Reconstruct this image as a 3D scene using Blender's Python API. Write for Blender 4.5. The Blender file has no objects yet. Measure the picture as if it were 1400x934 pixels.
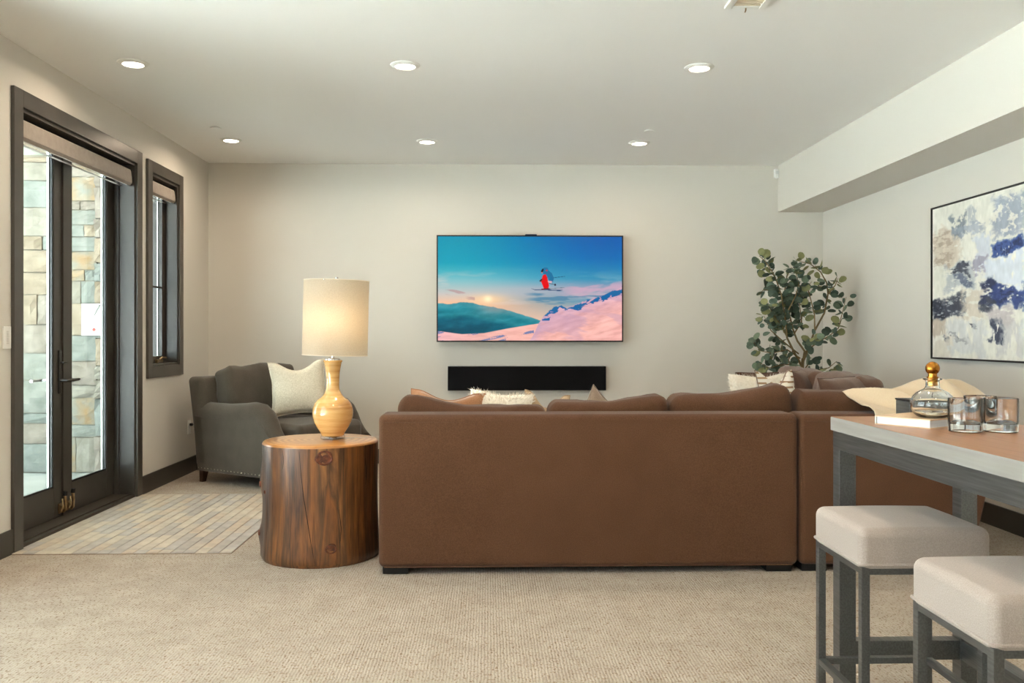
import bpy, math, random
import numpy as np
from mathutils import Vector, Matrix, noise as mnoise

random.seed(7)
scene = bpy.context.scene
COL = scene.collection
R = math.radians

# ------------------------------------------------------------------ camera
F = 1200.0; YAW = R(1.53); HOR = 460.0; CH = 1.2
cam_d = bpy.data.cameras.new('camera'); cam = bpy.data.objects.new('camera', cam_d); COL.objects.link(cam)
cam.location = (0, 0, CH); cam.rotation_euler = (R(90), 0, -YAW)
cam_d.sensor_width = 36; cam_d.lens = F / 1400 * 36; cam_d.shift_y = -(467 - HOR) / 1400
cam_d.clip_start = 0.05; cam_d.clip_end = 200
scene.camera = cam

def P(px, py, **k):
    """The point where the sight line of a photo pixel meets a plane x=, y= or z=."""
    c, s = math.cos(YAW), math.sin(YAW); a = (px - 700) / F; b = (HOR - py) / F
    d = Vector((s + a * c, c - a * s, b)); o = Vector((0, 0, CH))
    ax, val = next(iter(k.items())); i = 'xyz'.index(ax)
    return o + d * ((val - o[i]) / d[i])

# ------------------------------------------------------------------ world, sun, exposure
scene.view_settings.view_transform = 'Standard'; scene.view_settings.look = 'None'
scene.view_settings.gamma = 1; scene.view_settings.use_curve_mapping = False
scene.view_settings.exposure = 0.36
scene.cycles.use_denoising = True
scene.cycles.max_bounces = 14; scene.cycles.diffuse_bounces = 8; scene.cycles.transparent_max_bounces = 24
scene.cycles.sample_clamp_indirect = 40
CAN_W = 6.0; LAMP_W = .95; SKY = 5.6; SUN = 135.0
w = bpy.data.worlds.new('world'); scene.world = w; w.use_nodes = True
bg = w.node_tree.nodes['Background']; bg.inputs[0].default_value = (0.76, 0.88, 1.0, 1); bg.inputs[1].default_value = SKY
sd = bpy.data.lights.new('sun', 'SUN'); sd.energy = SUN; sd.angle = R(1); sd.color = (.93, .96, 1)
sun = bpy.data.objects.new('sun', sd); COL.objects.link(sun)
sun.rotation_euler = Vector((-0.42, 0.10, -0.90)).to_track_quat('-Z', 'Y').to_euler(); sun.location = (6, 0, 9)

# ------------------------------------------------------------------ room measures
XL, XR, YB, YF, H = -2.632, 3.20, 8.32, -3.6, 2.83
XS, ZS = 2.765, 2.388                                    # soffit face and underside
DY0, DY1, DZ = 5.005, 6.607, 2.489                       # door opening
WY0, WY1, WZ0, WZ1 = 6.905, 7.505, 0.963, 2.48           # narrow window opening
REAR = [(1.1, 3.9, .2, 2.45), (-2.7, 0.2, .2, 2.45)]     # windows further along the same wall

def portal(y0, y1, z0, z1):
    l = bpy.data.lights.new('window_portal', 'AREA'); l.shape = 'RECTANGLE'; l.size = z1 - z0; l.size_y = y1 - y0
    l.cycles.is_portal = True
    o = bpy.data.objects.new('window_portal', l); COL.objects.link(o)
    o.location = (XL - .23, (y0 + y1) / 2, (z0 + z1) / 2); o.rotation_euler = (0, R(-90), 0)
for q in [(DY0, DY1, 0, DZ), (WY0, WY1, WZ0, WZ1)] + REAR: portal(*q)

# ------------------------------------------------------------------ helpers: colour and materials
def lin(c):
    return tuple(((v / 255) / 12.92 if v / 255 <= .04045 else ((v / 255 + .055) / 1.055) ** 2.4) for v in c)
def rgba(c): return (*lin(c), 1)

class NT:
    def __init__(s, name):
        s.m = bpy.data.materials.new(name); s.m.use_nodes = True; s.t = s.m.node_tree
        s.b = s.t.nodes['Principled BSDF']; s.out = s.t.nodes['Material Output']
    def n(s, kind, **kw):
        x = s.t.nodes.new('ShaderNode' + kind)
        for k, v in kw.items():
            if hasattr(x, k): setattr(x, k, v)
            else: x.inputs[k].default_value = v
        return x
    def l(s, a, b): s.t.links.new(a, b)
    def coord(s, scale=(1, 1, 1), kind='Object', rot=(0, 0, 0)):
        tc = s.n('TexCoord'); mp = s.n('Mapping'); mp.inputs['Scale'].default_value = scale; mp.inputs['Rotation'].default_value = rot
        s.l(tc.outputs[kind], mp.inputs[0]); return mp.outputs[0]
    def ramp(s, fac, stops):
        r = s.n('ValToRGB'); e = r.color_ramp.elements
        while len(e) < len(stops): e.new(.5)
        for el, (p, c) in zip(e, stops): el.position = p; el.color = rgba(c)
        s.l(fac, r.inputs[0]); return r.outputs[0]
    def noise(s, vec, scale=5, detail=4, rough=.5, dist=0):
        x = s.n('TexNoise'); x.inputs['Scale'].default_value = scale; x.inputs['Detail'].default_value = detail
        x.inputs['Roughness'].default_value = rough; x.inputs['Distortion'].default_value = dist
        s.l(vec, x.inputs['Vector']); return x.outputs['Fac']
    def bump(s, fac, strength=.2, dist=.01):
        x = s.n('Bump'); x.inputs['Strength'].default_value = strength; x.inputs['Distance'].default_value = dist
        s.l(fac, x.inputs['Height']); s.l(x.outputs[0], s.b.inputs['Normal'])
    def set(s, **kw):
        for k, v in kw.items(): s.b.inputs[k.replace('_', ' ')].default_value = v
        return s

def plain(name, c, rough=.5, metal=0, c2=None, scale=8, bump=0, bscale=60, stretch=(1, 1, 1), **kw):
    t = NT(name); t.set(Roughness=rough, Metallic=metal, **kw)
    v = t.coord(stretch)
    if c2: t.l(t.ramp(t.noise(v, scale), [(.3, c), (.7, c2)]), t.b.inputs['Base Color'])
    else: t.b.inputs['Base Color'].default_value = rgba(c)
    if bump: t.bump(t.noise(v, bscale, 3), bump, .004)
    return t.m

def fabric(name, c1, c2, scale=220, rough=.95, sheen=.3, big=None, bump=.35):
    t = NT(name); v = t.coord()
    fine = t.noise(v, scale, 2, .7)
    col = t.ramp(fine, [(.32, c1), (.68, c2)])
    if big:
        mx = t.n('MixRGB'); mx.blend_type = 'MULTIPLY'; mx.inputs[0].default_value = 1
        t.l(col, mx.inputs[1]); t.l(t.ramp(t.noise(v, 7, 4), [(.3, big), (.7, (255, 255, 255))]), mx.inputs[2]); col = mx.outputs[0]
    t.l(col, t.b.inputs['Base Color']); t.set(Roughness=rough); t.b.inputs['Sheen Weight'].default_value = sheen
    t.b.inputs['Specular IOR Level'].default_value = .2
    t.bump(fine, bump, .003); return t.m

def thin_glass(name, tint=(.93, .97, .95), refl=.5, power=4):
    t = NT(name); t.t.nodes.remove(t.b)
    tr = t.n('BsdfTransparent'); tr.inputs[0].default_value = (*tint, 1)
    gl = t.n('BsdfGlossy'); gl.inputs['Roughness'].default_value = .01
    lw = t.n('LayerWeight'); lw.inputs[0].default_value = .5
    pw = t.n('Math', operation='POWER'); pw.inputs[1].default_value = power; t.l(lw.outputs['Facing'], pw.inputs[0])
    mu = t.n('Math', operation='MULTIPLY_ADD'); mu.inputs[1].default_value = refl; mu.inputs[2].default_value = .04 * refl; t.l(pw.outputs[0], mu.inputs[0])
    mx = t.n('MixShader'); t.l(mu.outputs[0], mx.inputs[0]); t.l(tr.outputs[0], mx.inputs[1]); t.l(gl.outputs[0], mx.inputs[2])
    t.l(mx.outputs[0], t.out.inputs[0]); return t.m

def clear_glass(name):
    t = NT(name); t.set(Roughness=0.0, IOR=1.45); t.b.inputs['Transmission Weight'].default_value = 1
    t.b.inputs['Base Color'].default_value = (.97, .985, .98, 1); return t.m

def emit(name, c, s):
    t = NT(name); t.b.inputs['Base Color'].default_value = (0.8, 0.8, 0.8, 1)
    t.b.inputs['Emission Color'].default_value = (*c, 1); t.b.inputs['Emission Strength'].default_value = s; return t.m

M = {}
M['wall'] = plain('wall_paint', (214, 209, 200), .6, bump=.05, bscale=180)
M['ceil'] = plain('ceiling_paint', (240, 239, 236), .75, bump=.05, bscale=120)
M['bronze'] = plain('dark_bronze_paint', (62, 57, 51), .38, c2=(54, 50, 45), scale=3)
M['steel_trim'] = plain('blackened_steel_trim', (92, 88, 82), .34, .35, c2=(80, 77, 72), scale=4, bump=.04, bscale=30)
M['black'] = plain('black_plastic', (14, 14, 15), .35)
M['rubber'] = plain('black_rubber', (22, 21, 20), .7)
M['chrome'] = plain('chrome', (225, 225, 225), .12, 1)
M['brass'] = plain('antique_brass', (186, 160, 122), .3, 1, c2=(140, 116, 84), scale=20)
M['gunmetal'] = plain('gunmetal_handle', (70, 68, 66), .3, .9)
M['white_plastic'] = plain('white_plastic', (236, 235, 230), .4)
M['shade_fabric'] = plain('taupe_shade_fabric', (156, 147, 138), .6, c2=(145, 136, 128), scale=30)
M['pane'] = thin_glass('window_pane')
M['glass'] = clear_glass('clear_glass')
M['thin_glass'] = thin_glass('clear_drinking_glass', (.97, .98, .975), .8, 2.0)

def carpet():
    t = NT('loop_carpet'); v = t.coord()
    base = t.ramp(t.noise(v, 9, 3), [(.3, (170, 158, 144)), (.7, (183, 172, 159))])
    v2 = t.coord((1.0, .55, 1))
    fl = t.noise(v2, 120, 1.5, .5, .4)
    fm = t.ramp(fl, [(.55, (0, 0, 0)), (.64, (255, 255, 255))])
    fl2 = t.ramp(t.noise(v2, 55, 2), [(.45, (0, 0, 0)), (.6, (255, 255, 255))])
    mu = t.n('MixRGB'); mu.blend_type = 'MULTIPLY'; mu.inputs[0].default_value = .35; t.l(fm, mu.inputs[1]); t.l(fl2, mu.inputs[2])
    mx = t.n('MixRGB'); t.l(mu.outputs[0], mx.inputs[0]); t.l(base, mx.inputs[1]); mx.inputs[2].default_value = rgba((138, 118, 98))
    t.l(mx.outputs[0], t.b.inputs['Base Color']); t.set(Roughness=1); t.b.inputs['Specular IOR Level'].default_value = .1
    wv = t.n('TexWave'); wv.inputs['Scale'].default_value = 26; wv.inputs['Distortion'].default_value = 2.5; wv.inputs['Detail'].default_value = 2
    t.l(v, wv.inputs['Vector'])
    ad = t.n('Math', operation='ADD'); t.l(wv.outputs['Fac'], ad.inputs[0]); t.l(t.noise(v, 170, 2), ad.inputs[1])
    t.bump(ad.outputs[0], .35, .005); return t.m
M['carpet'] = carpet()

# ------------------------------------------------------------------ helpers: geometry
def root_matrix(o):
    m = o.matrix_basis.copy()
    while o.parent: o = o.parent; m = o.matrix_basis @ m
    return m

def ncoords(h, r, m, k):
    fr = [math.tan(a * R(45) / k) for a in range(k + 1)]
    c = h - r
    left = [-(c + r * f) for f in reversed(fr)]
    mid = [-c + 2 * c * i / m for i in range(1, m)]
    return left + mid + [-x for x in reversed(left)]

class G:
    """Collects shapes; build() links them as one mesh object."""
    def __init__(s): s.v = []; s.f = []
    def add(s, v, f):
        o = len(s.v); s.v += [Vector(p) for p in v]; s.f += [tuple(i + o for i in q) for q in f]; return s
    def box(s, x0, x1, y0, y1, z0, z1):
        v = [(x, y, z) for x in (x0, x1) for y in (y0, y1) for z in (z0, z1)]
        return s.add(v, [(0, 1, 3, 2), (4, 6, 7, 5), (0, 4, 5, 1), (2, 3, 7, 6), (0, 2, 6, 4), (1, 5, 7, 3)])
    def rbox(s, x0, x1, y0, y1, z0, z1, r=.01, m=1, k=1, fn=None):
        c = Vector(((x0 + x1) / 2, (y0 + y1) / 2, (z0 + z1) / 2)); h = ((x1 - x0) / 2, (y1 - y0) / 2, (z1 - z0) / 2)
        r = min(r, min(h) * .98)
        mm = m if isinstance(m, tuple) else (m, m, m)
        cs = [ncoords(h[i], r, mm[i], k) for i in range(3)]
        idx = {}; vs = []; fs = []
        def vert(i, j, l):
            key = (i, j, l)
            if key not in idx:
                p = Vector((cs[0][i], cs[1][j], cs[2][l]))
                q = Vector([max(-(h[a] - r), min(h[a] - r, p[a])) for a in range(3)]); d = p - q
                if d.length > 1e-9: p = q + d.normalized() * r
                if fn: p = fn(p, h)
                idx[key] = len(vs); vs.append(c + p)
            return idx[key]
        n = [len(a) - 1 for a in cs]
        for ax in range(3):
            a, b = [(1, 2), (2, 0), (0, 1)][ax]
            for side in (0, n[ax]):
                for i in range(n[a]):
                    for j in range(n[b]):
                        q = []
                        for (di, dj) in ((0, 0), (1, 0), (1, 1), (0, 1)):
                            ijk = [0, 0, 0]; ijk[ax] = side; ijk[a] = i + di; ijk[b] = j + dj; q.append(vert(*ijk))
                        fs.append(tuple(q) if side else tuple(reversed(q)))
        return s.add(vs, fs)
    def lathe(s, prof, c=(0, 0, 0), n=24, caps=True):
        vs = []; fs = []; c = Vector(c)
        for (r, z) in prof:
            for i in range(n):
                a = 2 * math.pi * i / n; vs.append(c + Vector((r * math.cos(a), r * math.sin(a), z)))
        for j in range(len(prof) - 1):
            for i in range(n):
                fs.append((j * n + i, j * n + (i + 1) % n, (j + 1) * n + (i + 1) % n, (j + 1) * n + i))
        if caps:
            if prof[0][0] > 1e-6: fs.append(tuple(reversed(range(n))))
            if prof[-1][0] > 1e-6: fs.append(tuple(range((len(prof) - 1) * n, len(prof) * n)))
        return s.add(vs, fs)
    def tube(s, pts, r, n=8, closed=False):
        pts = [Vector(p) for p in pts]; N = len(pts); rr = r if isinstance(r, (list, tuple)) else [r] * N
        vs = []; fs = []; up = None
        for i, p in enumerate(pts):
            a = pts[(i - 1) % N] if (closed or i > 0) else p; b = pts[(i + 1) % N] if (closed or i < N - 1) else p
            d = (b - a).normalized()
            if up is None: up = d.orthogonal().normalized()
            else:
                up = up - d * up.dot(d); up = up.normalized() if up.length > 1e-6 else d.orthogonal().normalized()
            sd_ = d.cross(up)
            for j in range(n):
                t = 2 * math.pi * j / n; vs.append(p + (up * math.cos(t) + sd_ * math.sin(t)) * rr[i])
        for i in range(N if closed else N - 1):
            for j in range(n):
                i2 = (i + 1) % N
                fs.append((i * n + j, i2 * n + j, i2 * n + (j + 1) % n, i * n + (j + 1) % n)[::-1])
        if not closed: fs += [tuple(range(n)), tuple(reversed(range((N - 1) * n, N * n)))]
        return s.add(vs, fs)
    def prism(s, poly, axis, a, b):
        """A flat outline of 2-D points pushed from a to b along axis."""
        n = len(poly); vs = []
        for t in (a, b):
            for (u, w_) in poly:
                vs.append({'x': (t, u, w_), 'y': (u, t, w_), 'z': (u, w_, t)}[axis])
        fs = [tuple(range(n)), tuple(reversed(range(n, 2 * n)))] + [(i, i + n, (i + 1) % n + n, (i + 1) % n) for i in range(n)]
        return s.add(vs, fs)
    def xf(s, m, start=0):
        for i in range(start, len(s.v)): s.v[i] = m @ s.v[i]
        return s
    def build(s, name, mat, parent=None, smooth=35, local=False, fix=False):
        vs = s.v
        if parent is not None and not local:
            inv = root_matrix(parent).inverted(); vs = [inv @ p for p in vs]
        me = bpy.data.meshes.new(name); me.from_pydata([tuple(p) for p in vs], [], s.f); me.update()
        import bmesh
        bm = bmesh.new(); bm.from_mesh(me); bmesh.ops.recalc_face_normals(bm, faces=bm.faces); bm.to_mesh(me); bm.free()
        if smooth:
            me.polygons.foreach_set('use_smooth', [True] * len(me.polygons)); me.set_sharp_from_angle(angle=R(smooth))
        if mat is not None: me.materials.append(M[mat] if isinstance(mat, str) else mat)
        o = bpy.data.objects.new(name, me); COL.objects.link(o)
        if parent is not None: o.parent = parent
        if smooth and smooth < 50: o.modifiers.new('weighted_normal', 'WEIGHTED_NORMAL').keep_sharp = True
        return o

def empty(name, loc, rz=0):
    o = bpy.data.objects.new(name, None); COL.objects.link(o); o.location = loc; o.rotation_euler = (0, 0, rz)
    o.empty_display_size = .1; o.matrix_basis = Matrix.Translation(loc) @ Matrix.Rotation(rz, 4, 'Z'); return o
def tag(o, label, cat, group=None):
    o['label'] = label; o['category'] = cat
    if group: o['group'] = group
    return o
def struct(o, label=None, cat=None):
    o['kind'] = 'structure'
    if label: o['label'] = label
    if cat: o['category'] = cat
    return o
def copy_tree(o, parent=None):
    c = o.copy(); COL.objects.link(c); c.parent = parent
    for ch in list(o.children): copy_tree(ch, c)
    return c
def nz(p, s=1.0): return mnoise.noise(Vector(p) * s)

# ------------------------------------------------------------------ the room shell
TX1 = P(316, 757.5, z=0).x; TY0 = P(250, 757.5, z=0).y; TY1 = P(280, 676.6, z=0).y      # inset of tiles by the door
struct(G().box(XL - .1, XR + .1, YF - .1, YB + .1, -.12, 0).build('floor', 'carpet', smooth=0), 'cream loop-pile carpet with brown flecks over the whole room', 'carpet')
struct(G().box(XL - .22, XR + .2, YF - .2, YB + .2, H, H + .3).build('ceiling', 'ceil', smooth=0), 'smooth white plaster ceiling with recessed lights', 'ceiling')
struct(G().box(XL - .22, XR + .2, YB, YB + .2, -.12, H).build('wall_back', 'wall', smooth=0), 'warm white wall behind the television', 'wall')
struct(G().box(XR, XR + .2, YF - .2, YB + .2, -.12, H).build('wall_right', 'wall', smooth=0), 'warm white wall with the abstract painting', 'wall')
struct(G().box(XL - .22, XR + .2, YF - .2, YF, -.12, H).build('wall_rear', 'wall', smooth=0), 'warm white wall facing the television wall', 'wall')
struct(G().box(XS, XR + .01, YF, YB + .01, ZS, H + .01).build('wall_soffit', 'wall', smooth=0), 'white boxed soffit running along the top of the painting wall', 'soffit')
def wall_left():
    g = G(); ops = sorted([(DY0, DY1, -.12, DZ), (WY0, WY1, WZ0, WZ1)] + [tuple(q) for q in REAR]); y = YF
    for (a, b, z0, z1) in ops:
        g.box(XL - .22, XL, y, a, -.12, H)
        if z0 > 0: g.box(XL - .22, XL, a, b, -.12, z0)
        g.box(XL - .22, XL, a, b, z1, H); y = b
    g.box(XL - .22, XL, y, YB + .01, -.12, H)
    struct(g.build('wall_left', 'wall', smooth=0), 'warm white wall with the glazed double door and narrow window', 'wall')
wall_left()
CW = .096                                                                              # casing width
g = G().rbox(XL, XL + .016, YF, DY0 - CW, 0, .137, .003).rbox(XL, XL + .016, DY1 + CW, YB, 0, .137, .003)
struct(g.build('baseboard_left', 'bronze'), 'dark bronze baseboard beside the glazed door', 'baseboard')
struct(G().rbox(XL + .016, XR - .016, YB - .016, YB, 0, .137, .003).build('baseboard_back', 'bronze'), 'dark bronze baseboard under the television wall', 'baseboard')
struct(G().rbox(XR - .016, XR, YF, YB, 0, .137, .003).build('baseboard_right', 'bronze'), 'dark bronze baseboard under the painting wall', 'baseboard')

# tile inset, brick by brick
def tile_patch():
    bed = G().box(XL + .001, TX1, TY0, TY1, 0, .0025).build('floor_tile_inset', plain('tile_grout', (128, 106, 84), .9), smooth=0)
    struct(bed, 'grey-beige brick tile inset in the carpet before the glazed door', 'tile floor')
    mats = [plain('stone_tile', c, .55, c2=c2, scale=14, bump=.1, bscale=60) for c, c2 in
            [((196, 186, 172), (176, 165, 152)), ((180, 172, 164), (160, 152, 146)), ((188, 176, 160), (204, 194, 178)), ((166, 160, 156), (186, 180, 174)), ((200, 184, 164), (178, 162, 146))]]
    n = 18; wd = (TX1 - XL - .001) / n; L = .205; j = .0035
    def tmesh(l, mt):
        hw, hl = (wd - j) / 2, (l - j) / 2; c = .0015; zt = .0045
        g = G()
        vs = [(-hw, -hl, 0), (hw, -hl, 0), (hw, hl, 0), (-hw, hl, 0), (-hw, -hl, zt - c), (hw, -hl, zt - c), (hw, hl, zt - c), (-hw, hl, zt - c),
              (-hw + c, -hl + c, zt), (hw - c, -hl + c, zt), (hw - c, hl - c, zt), (-hw + c, hl - c, zt)]
        fs = [(8, 9, 10, 11)] + [(i, (i + 1) % 4, (i + 1) % 4 + 4, i + 4) for i in range(4)] + [(i + 4, (i + 1) % 4 + 4, (i + 1) % 4 + 8, i + 8) for i in range(4)]
        me = bpy.data.meshes.new('tile'); me.from_pydata(vs, [], fs); me.update(); me.materials.append(mt); return me
    cache = {}; b = .075
    def put(x, y, l):
        k = (round(l, 3), random.randrange(5))
        if k not in cache: cache[k] = tmesh(l, mats[k[1]])
        o = bpy.data.objects.new('tile', cache[k]); COL.objects.link(o); o.parent = bed; o.location = (x, y, .0015 + random.uniform(0, .0012))
    for c in range(n):
        x = XL + .001 + wd * (c + .5); y = TY0
        put(x, y + b / 2, b); y += b; off = [0, .5, .25, .75][c % 4]
        l = L * (1 - off) if off else L
        while y < TY1 - .02:
            l = min(l, TY1 - y)
            put(x, y + l / 2, l); y += l; l = L
tile_patch()

# ------------------------------------------------------------------ glazed double door
def casing(parent, y0, y1, z0, z1, bottom, w_=CW):
    X0, X1 = XL, XL + .02
    G().rbox(X0, X1, y0 - w_, y0, z0 if not bottom else z0 - w_, z1 + w_, .002).build('casing', 'steel_trim', parent)
    G().rbox(X0, X1, y1, y1 + w_, z0 if not bottom else z0 - w_, z1 + w_, .002).build('casing', 'steel_trim', parent)
    G().rbox(X0, X1, y0, y1, z1, z1 + w_, .002).build('casing', 'steel_trim', parent)
    if bottom: G().rbox(X0, X1, y0, y1, z0 - w_, z0, .002).build('casing', 'steel_trim', parent)
    XO = XL - .22
    G().box(XO, XL + .004, y0 - .001, y0 + .022, z0, z1).build('jamb', 'bronze', parent, smooth=0)
    G().box(XO, XL + .004, y1 - .022, y1 + .001, z0, z1).build('jamb', 'bronze', parent, smooth=0)
    G().box(XO, XL + .004, y0 + .022, y1 - .022, z1 - .022, z1 + .001).build('jamb', 'bronze', parent, smooth=0)

def glazed_door():
    d = empty('door_1', (XL, (DY0 + DY1) / 2, 0)); struct(d, 'dark bronze double glazed door with a view of the stone wall', 'door')
    casing(d, DY0, DY1, 0, DZ, False)
    G().box(XL - .22, XL - .0, DY0 + .022, DY1 - .022, 0, .022).box(XL - .21, XL - .03, DY0 + .03, DY1 - .03, .022, .032).build('threshold', plain('dark_sill', (70, 62, 54), .5, .3), d, smooth=0)
    # rebate strips on the jambs
    for y0, y1 in ((DY0 + .022, DY0 + .036), (DY1 - .036, DY1 - .022)):
        G().box(XL - .13, XL - .105, y0, y1, .03, DZ - .022).build('jamb_stop', 'bronze', d, smooth=0)
    x1 = XL - .145; x0 = x1 - .045; mid = (DY0 + DY1) / 2
    for k, (a, b) in enumerate(((DY0 + .024, mid - .004), (mid + .004, DY1 - .024))):
        st = .118; z0, z1 = .034, DZ - .026; gz0, gz1 = .228, 2.352
        g = G().rbox(x0, x1, a, a + st, z0, z1, .003).rbox(x0, x1, b - st, b, z0, z1, .003)
        g.rbox(x0, x1, a + st, b - st, z0, gz0, .003).rbox(x0, x1, a + st, b - st, gz1, z1, .003)
        leaf = g.build('door_leaf', 'bronze', d)
        ga, gb = a + st, b - st
        bd = G()
        for (p, q, r_, s_) in ((ga, ga + .012, gz0, gz1), (gb - .012, gb, gz0, gz1), (ga, gb, gz0, gz0 + .012), (ga, gb, gz1 - .012, gz1)):
            bd.box(x1 - .016, x1 - .005, p, q, r_, s_)
        bd.build('glazing_bead', 'black', leaf, smooth=0)
        G().box(x0 + .018, x0 + .024, ga - .004, gb + .004, gz0 - .004, gz1 + .004).build('pane', 'pane', leaf, smooth=0)
        sp = G()
        for p in (ga + .004, gb - .010): sp.box(x0 + .006, x0 + .017, p, p + .006, gz0, gz1)
        sp.build('spacer_bar', plain('pale_spacer', (225, 235, 228), .3, .4), leaf, smooth=0)
        yc = b - .05 if k == 0 else a + .05
        # kick-down holder near the meeting stile
        yk = b - .045 if k == 0 else a + .055
        g = G().rbox(x1, x1 + .012, yk - .02, yk + .02, .055, .12, .003)
        g.tube([(x1 + .02, yk - .018, .07), (x1 + .03, yk - .012, .10), (x1 + .022, yk - .006, .15)], .006, 8)
        g.tube([(x1 + .018, yk + .012, .06), (x1 + .032, yk + .012, .075), (x1 + .036, yk + .012, .12), (x1 + .03, yk + .012, .17)], [.007, .009, .008, .011], 10)
        g.tube([(x1 + .006, yk - .02, .115), (x1 + .03, yk + .012, .075)], .005, 8)
        g.build('door_holder', 'brass', leaf)
        g = G(); g.tube([(x1 + .03, yk + .012, .168), (x1 + .034, yk + .012, .195)], [.014, .013], 12); g.build('rubber_tip', 'rubber', leaf)
        if k == 0:
            G().rbox(x1, x1 + .012, yc - .018, yc + .018, .83, 1.11, .004, k=2).build('escutcheon', 'gunmetal', leaf)
            zl = .915
            G().tube([(x1 + .01, yc, zl), (x1 + .055, yc, zl), (x1 + .068, yc + .012, zl), (x1 + .07, yc + .05, zl + .001), (x1 + .066, yc + .135, zl + .002)], [.012, .011, .0115, .011, .009], 10).build('lever_handle', 'gunmetal', leaf)
            G().tube([(x1 + .01, yc + .004, 1.03), (x1 + .032, yc + .004, 1.03)], .008, 10).rbox(x1 + .03, x1 + .04, yc - .012, yc + .035, 1.022, 1.038, .004).build('thumb_turn', 'gunmetal', leaf)
            G().tube([(x0 - .01, yc, zl), (x0 - .055, yc, zl), (x0 - .068, yc - .012, zl), (x0 - .066, yc - .13, zl)], [.012, .011, .011, .009], 10).build('lever_handle', 'chrome', leaf)
    G().box(x1, x1 + .012, mid - .02, mid + .012, .034, DZ - .026).build('astragal', 'bronze', d, smooth=0)
    # outside head
    return d
glazed_door()

def shade_cassette(y0, y1, ztop, hgt, label):
    e = empty('roller_shade', (XL - .05, (y0 + y1) / 2, ztop - hgt)); tag(e, label, 'roller shade')
    prof = [(XL - .100, ztop), (XL - .018, ztop), (XL - .012, ztop - .01), (XL - .004, ztop - hgt * .72), (XL - .006, ztop - hgt * .86), (XL - .02, ztop - hgt), (XL - .100, ztop - hgt)]
    g = G(); g.v = []; n = len(prof)
    vs = [(x, y, z) for y in (y0, y1) for (x, z) in prof]
    fs = [tuple(range(n)), tuple(reversed(range(n, 2 * n)))] + [(i, i + n, (i + 1) % n + n, (i + 1) % n) for i in range(n)]
    g.add(vs, fs).build('fascia', 'shade_fabric', e, smooth=20)
    G().box(XL - .06, XL - .02, y0 + .005, y1 - .005, ztop - hgt - .006, ztop - hgt).build('hem_bar', 'chrome', e, smooth=0)
    for y in (y0 - .012, y1): G().rbox(XL - .1, XL - .008, y, y + .012, ztop - hgt, ztop, .003).build('end_cap', 'black', e)
shade_cassette(DY0 + .036, DY1 - .04, DZ - .055, .118, 'long taupe roller shade rolled up above the double door')

# narrow window
def narrow_window():
    d = empty('window_1', (XL, (WY0 + WY1) / 2, WZ0)); struct(d, 'narrow dark bronze casement window beside the glazed door', 'window')
    casing(d, WY0, WY1, WZ0, WZ1, True, .088)
    G().box(XL - .22, XL + .004, WY0 + .022, WY1 - .022, WZ0 - .001, WZ0 + .02).build('sill', 'bronze', d, smooth=0)
    x1 = XL - .10; x0 = x1 - .05; a, b, z0, z1 = WY0 + .022, WY1 - .022, WZ0 + .02, WZ1 - .022; st = .055
    g = G().rbox(x0, x1, a, a + st, z0, z1, .003).rbox(x0, x1, b - st, b, z0, z1, .003).rbox(x0, x1, a + st, b - st, z0, z0 + st, .003).rbox(x0, x1, a + st, b - st, z1 - st, z1, .003)
    sash = g.build('sash', 'bronze', d)
    G().box(x0 + .018, x0 + .024, a + st, b - st, z0 + st, z1 - st).build('pane', 'pane', sash, smooth=0)
    G().box(x0 + .010, x0 + .016, b - st - .012, b - st - .006, z0 + st, z1 - st).build('spacer_bar', plain('pale_spacer', (225, 235, 228), .3, .4), sash, smooth=0)
    G().box(x1 - .02, x1 - .006, a + st, b - st, 1.60, 1.615).build('muntin', 'bronze', sash, smooth=0)
    G().rbox(x1, x1 + .025, b - .22, b - .10, z0, z0 + .03, .006, k=2).tube([(x1 + .02, b - .16, z0 + .03), (x1 + .035, b - .15, z0 + .045), (x1 + .045, b - .09, z0 + .04)], .008, 8).build('crank_handle', 'brass', d)
narrow_window()
shade_cassette(WY0 + .036, WY1 - .04, WZ1 - .05, .11, 'short taupe roller shade rolled up in the narrow window')

# windows along the same wall beside the bar table
for k, (a, b, z0, z1) in enumerate(REAR):
    d = empty('window_%d' % (k + 2), (XL, (a + b) / 2, z0)); struct(d, ['wide dark bronze window opposite the bar table', 'wide dark bronze window at the rear of the room'][k], 'window')
    casing(d, a, b, z0, z1, True)
    G().box(XL - .22, XL + .004, a, b, z0 - .001, z0 + .02).build('sill', 'bronze', d, smooth=0)
    n = 3; wd = (b - a - .044) / n
    for i in range(n):
        p = a + .022 + wd * i; q = p + wd; x0, x1 = XL - .15, XL - .1; st = .06; zz0, zz1 = z0 + .02, z1 - .022
        s_ = G().rbox(x0, x1, p, p + st, zz0, zz1, .003).rbox(x0, x1, q - st, q, zz0, zz1, .003).rbox(x0, x1, p + st, q - st, zz0, zz0 + st, .003).rbox(x0, x1, p + st, q - st, zz1 - st, zz1, .003).build('sash', 'bronze', d)
        G().box(x0 + .02, x0 + .026, p + st, q - st, zz0 + st, zz1 - st).build('pane', 'pane', s_, smooth=0)

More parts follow.
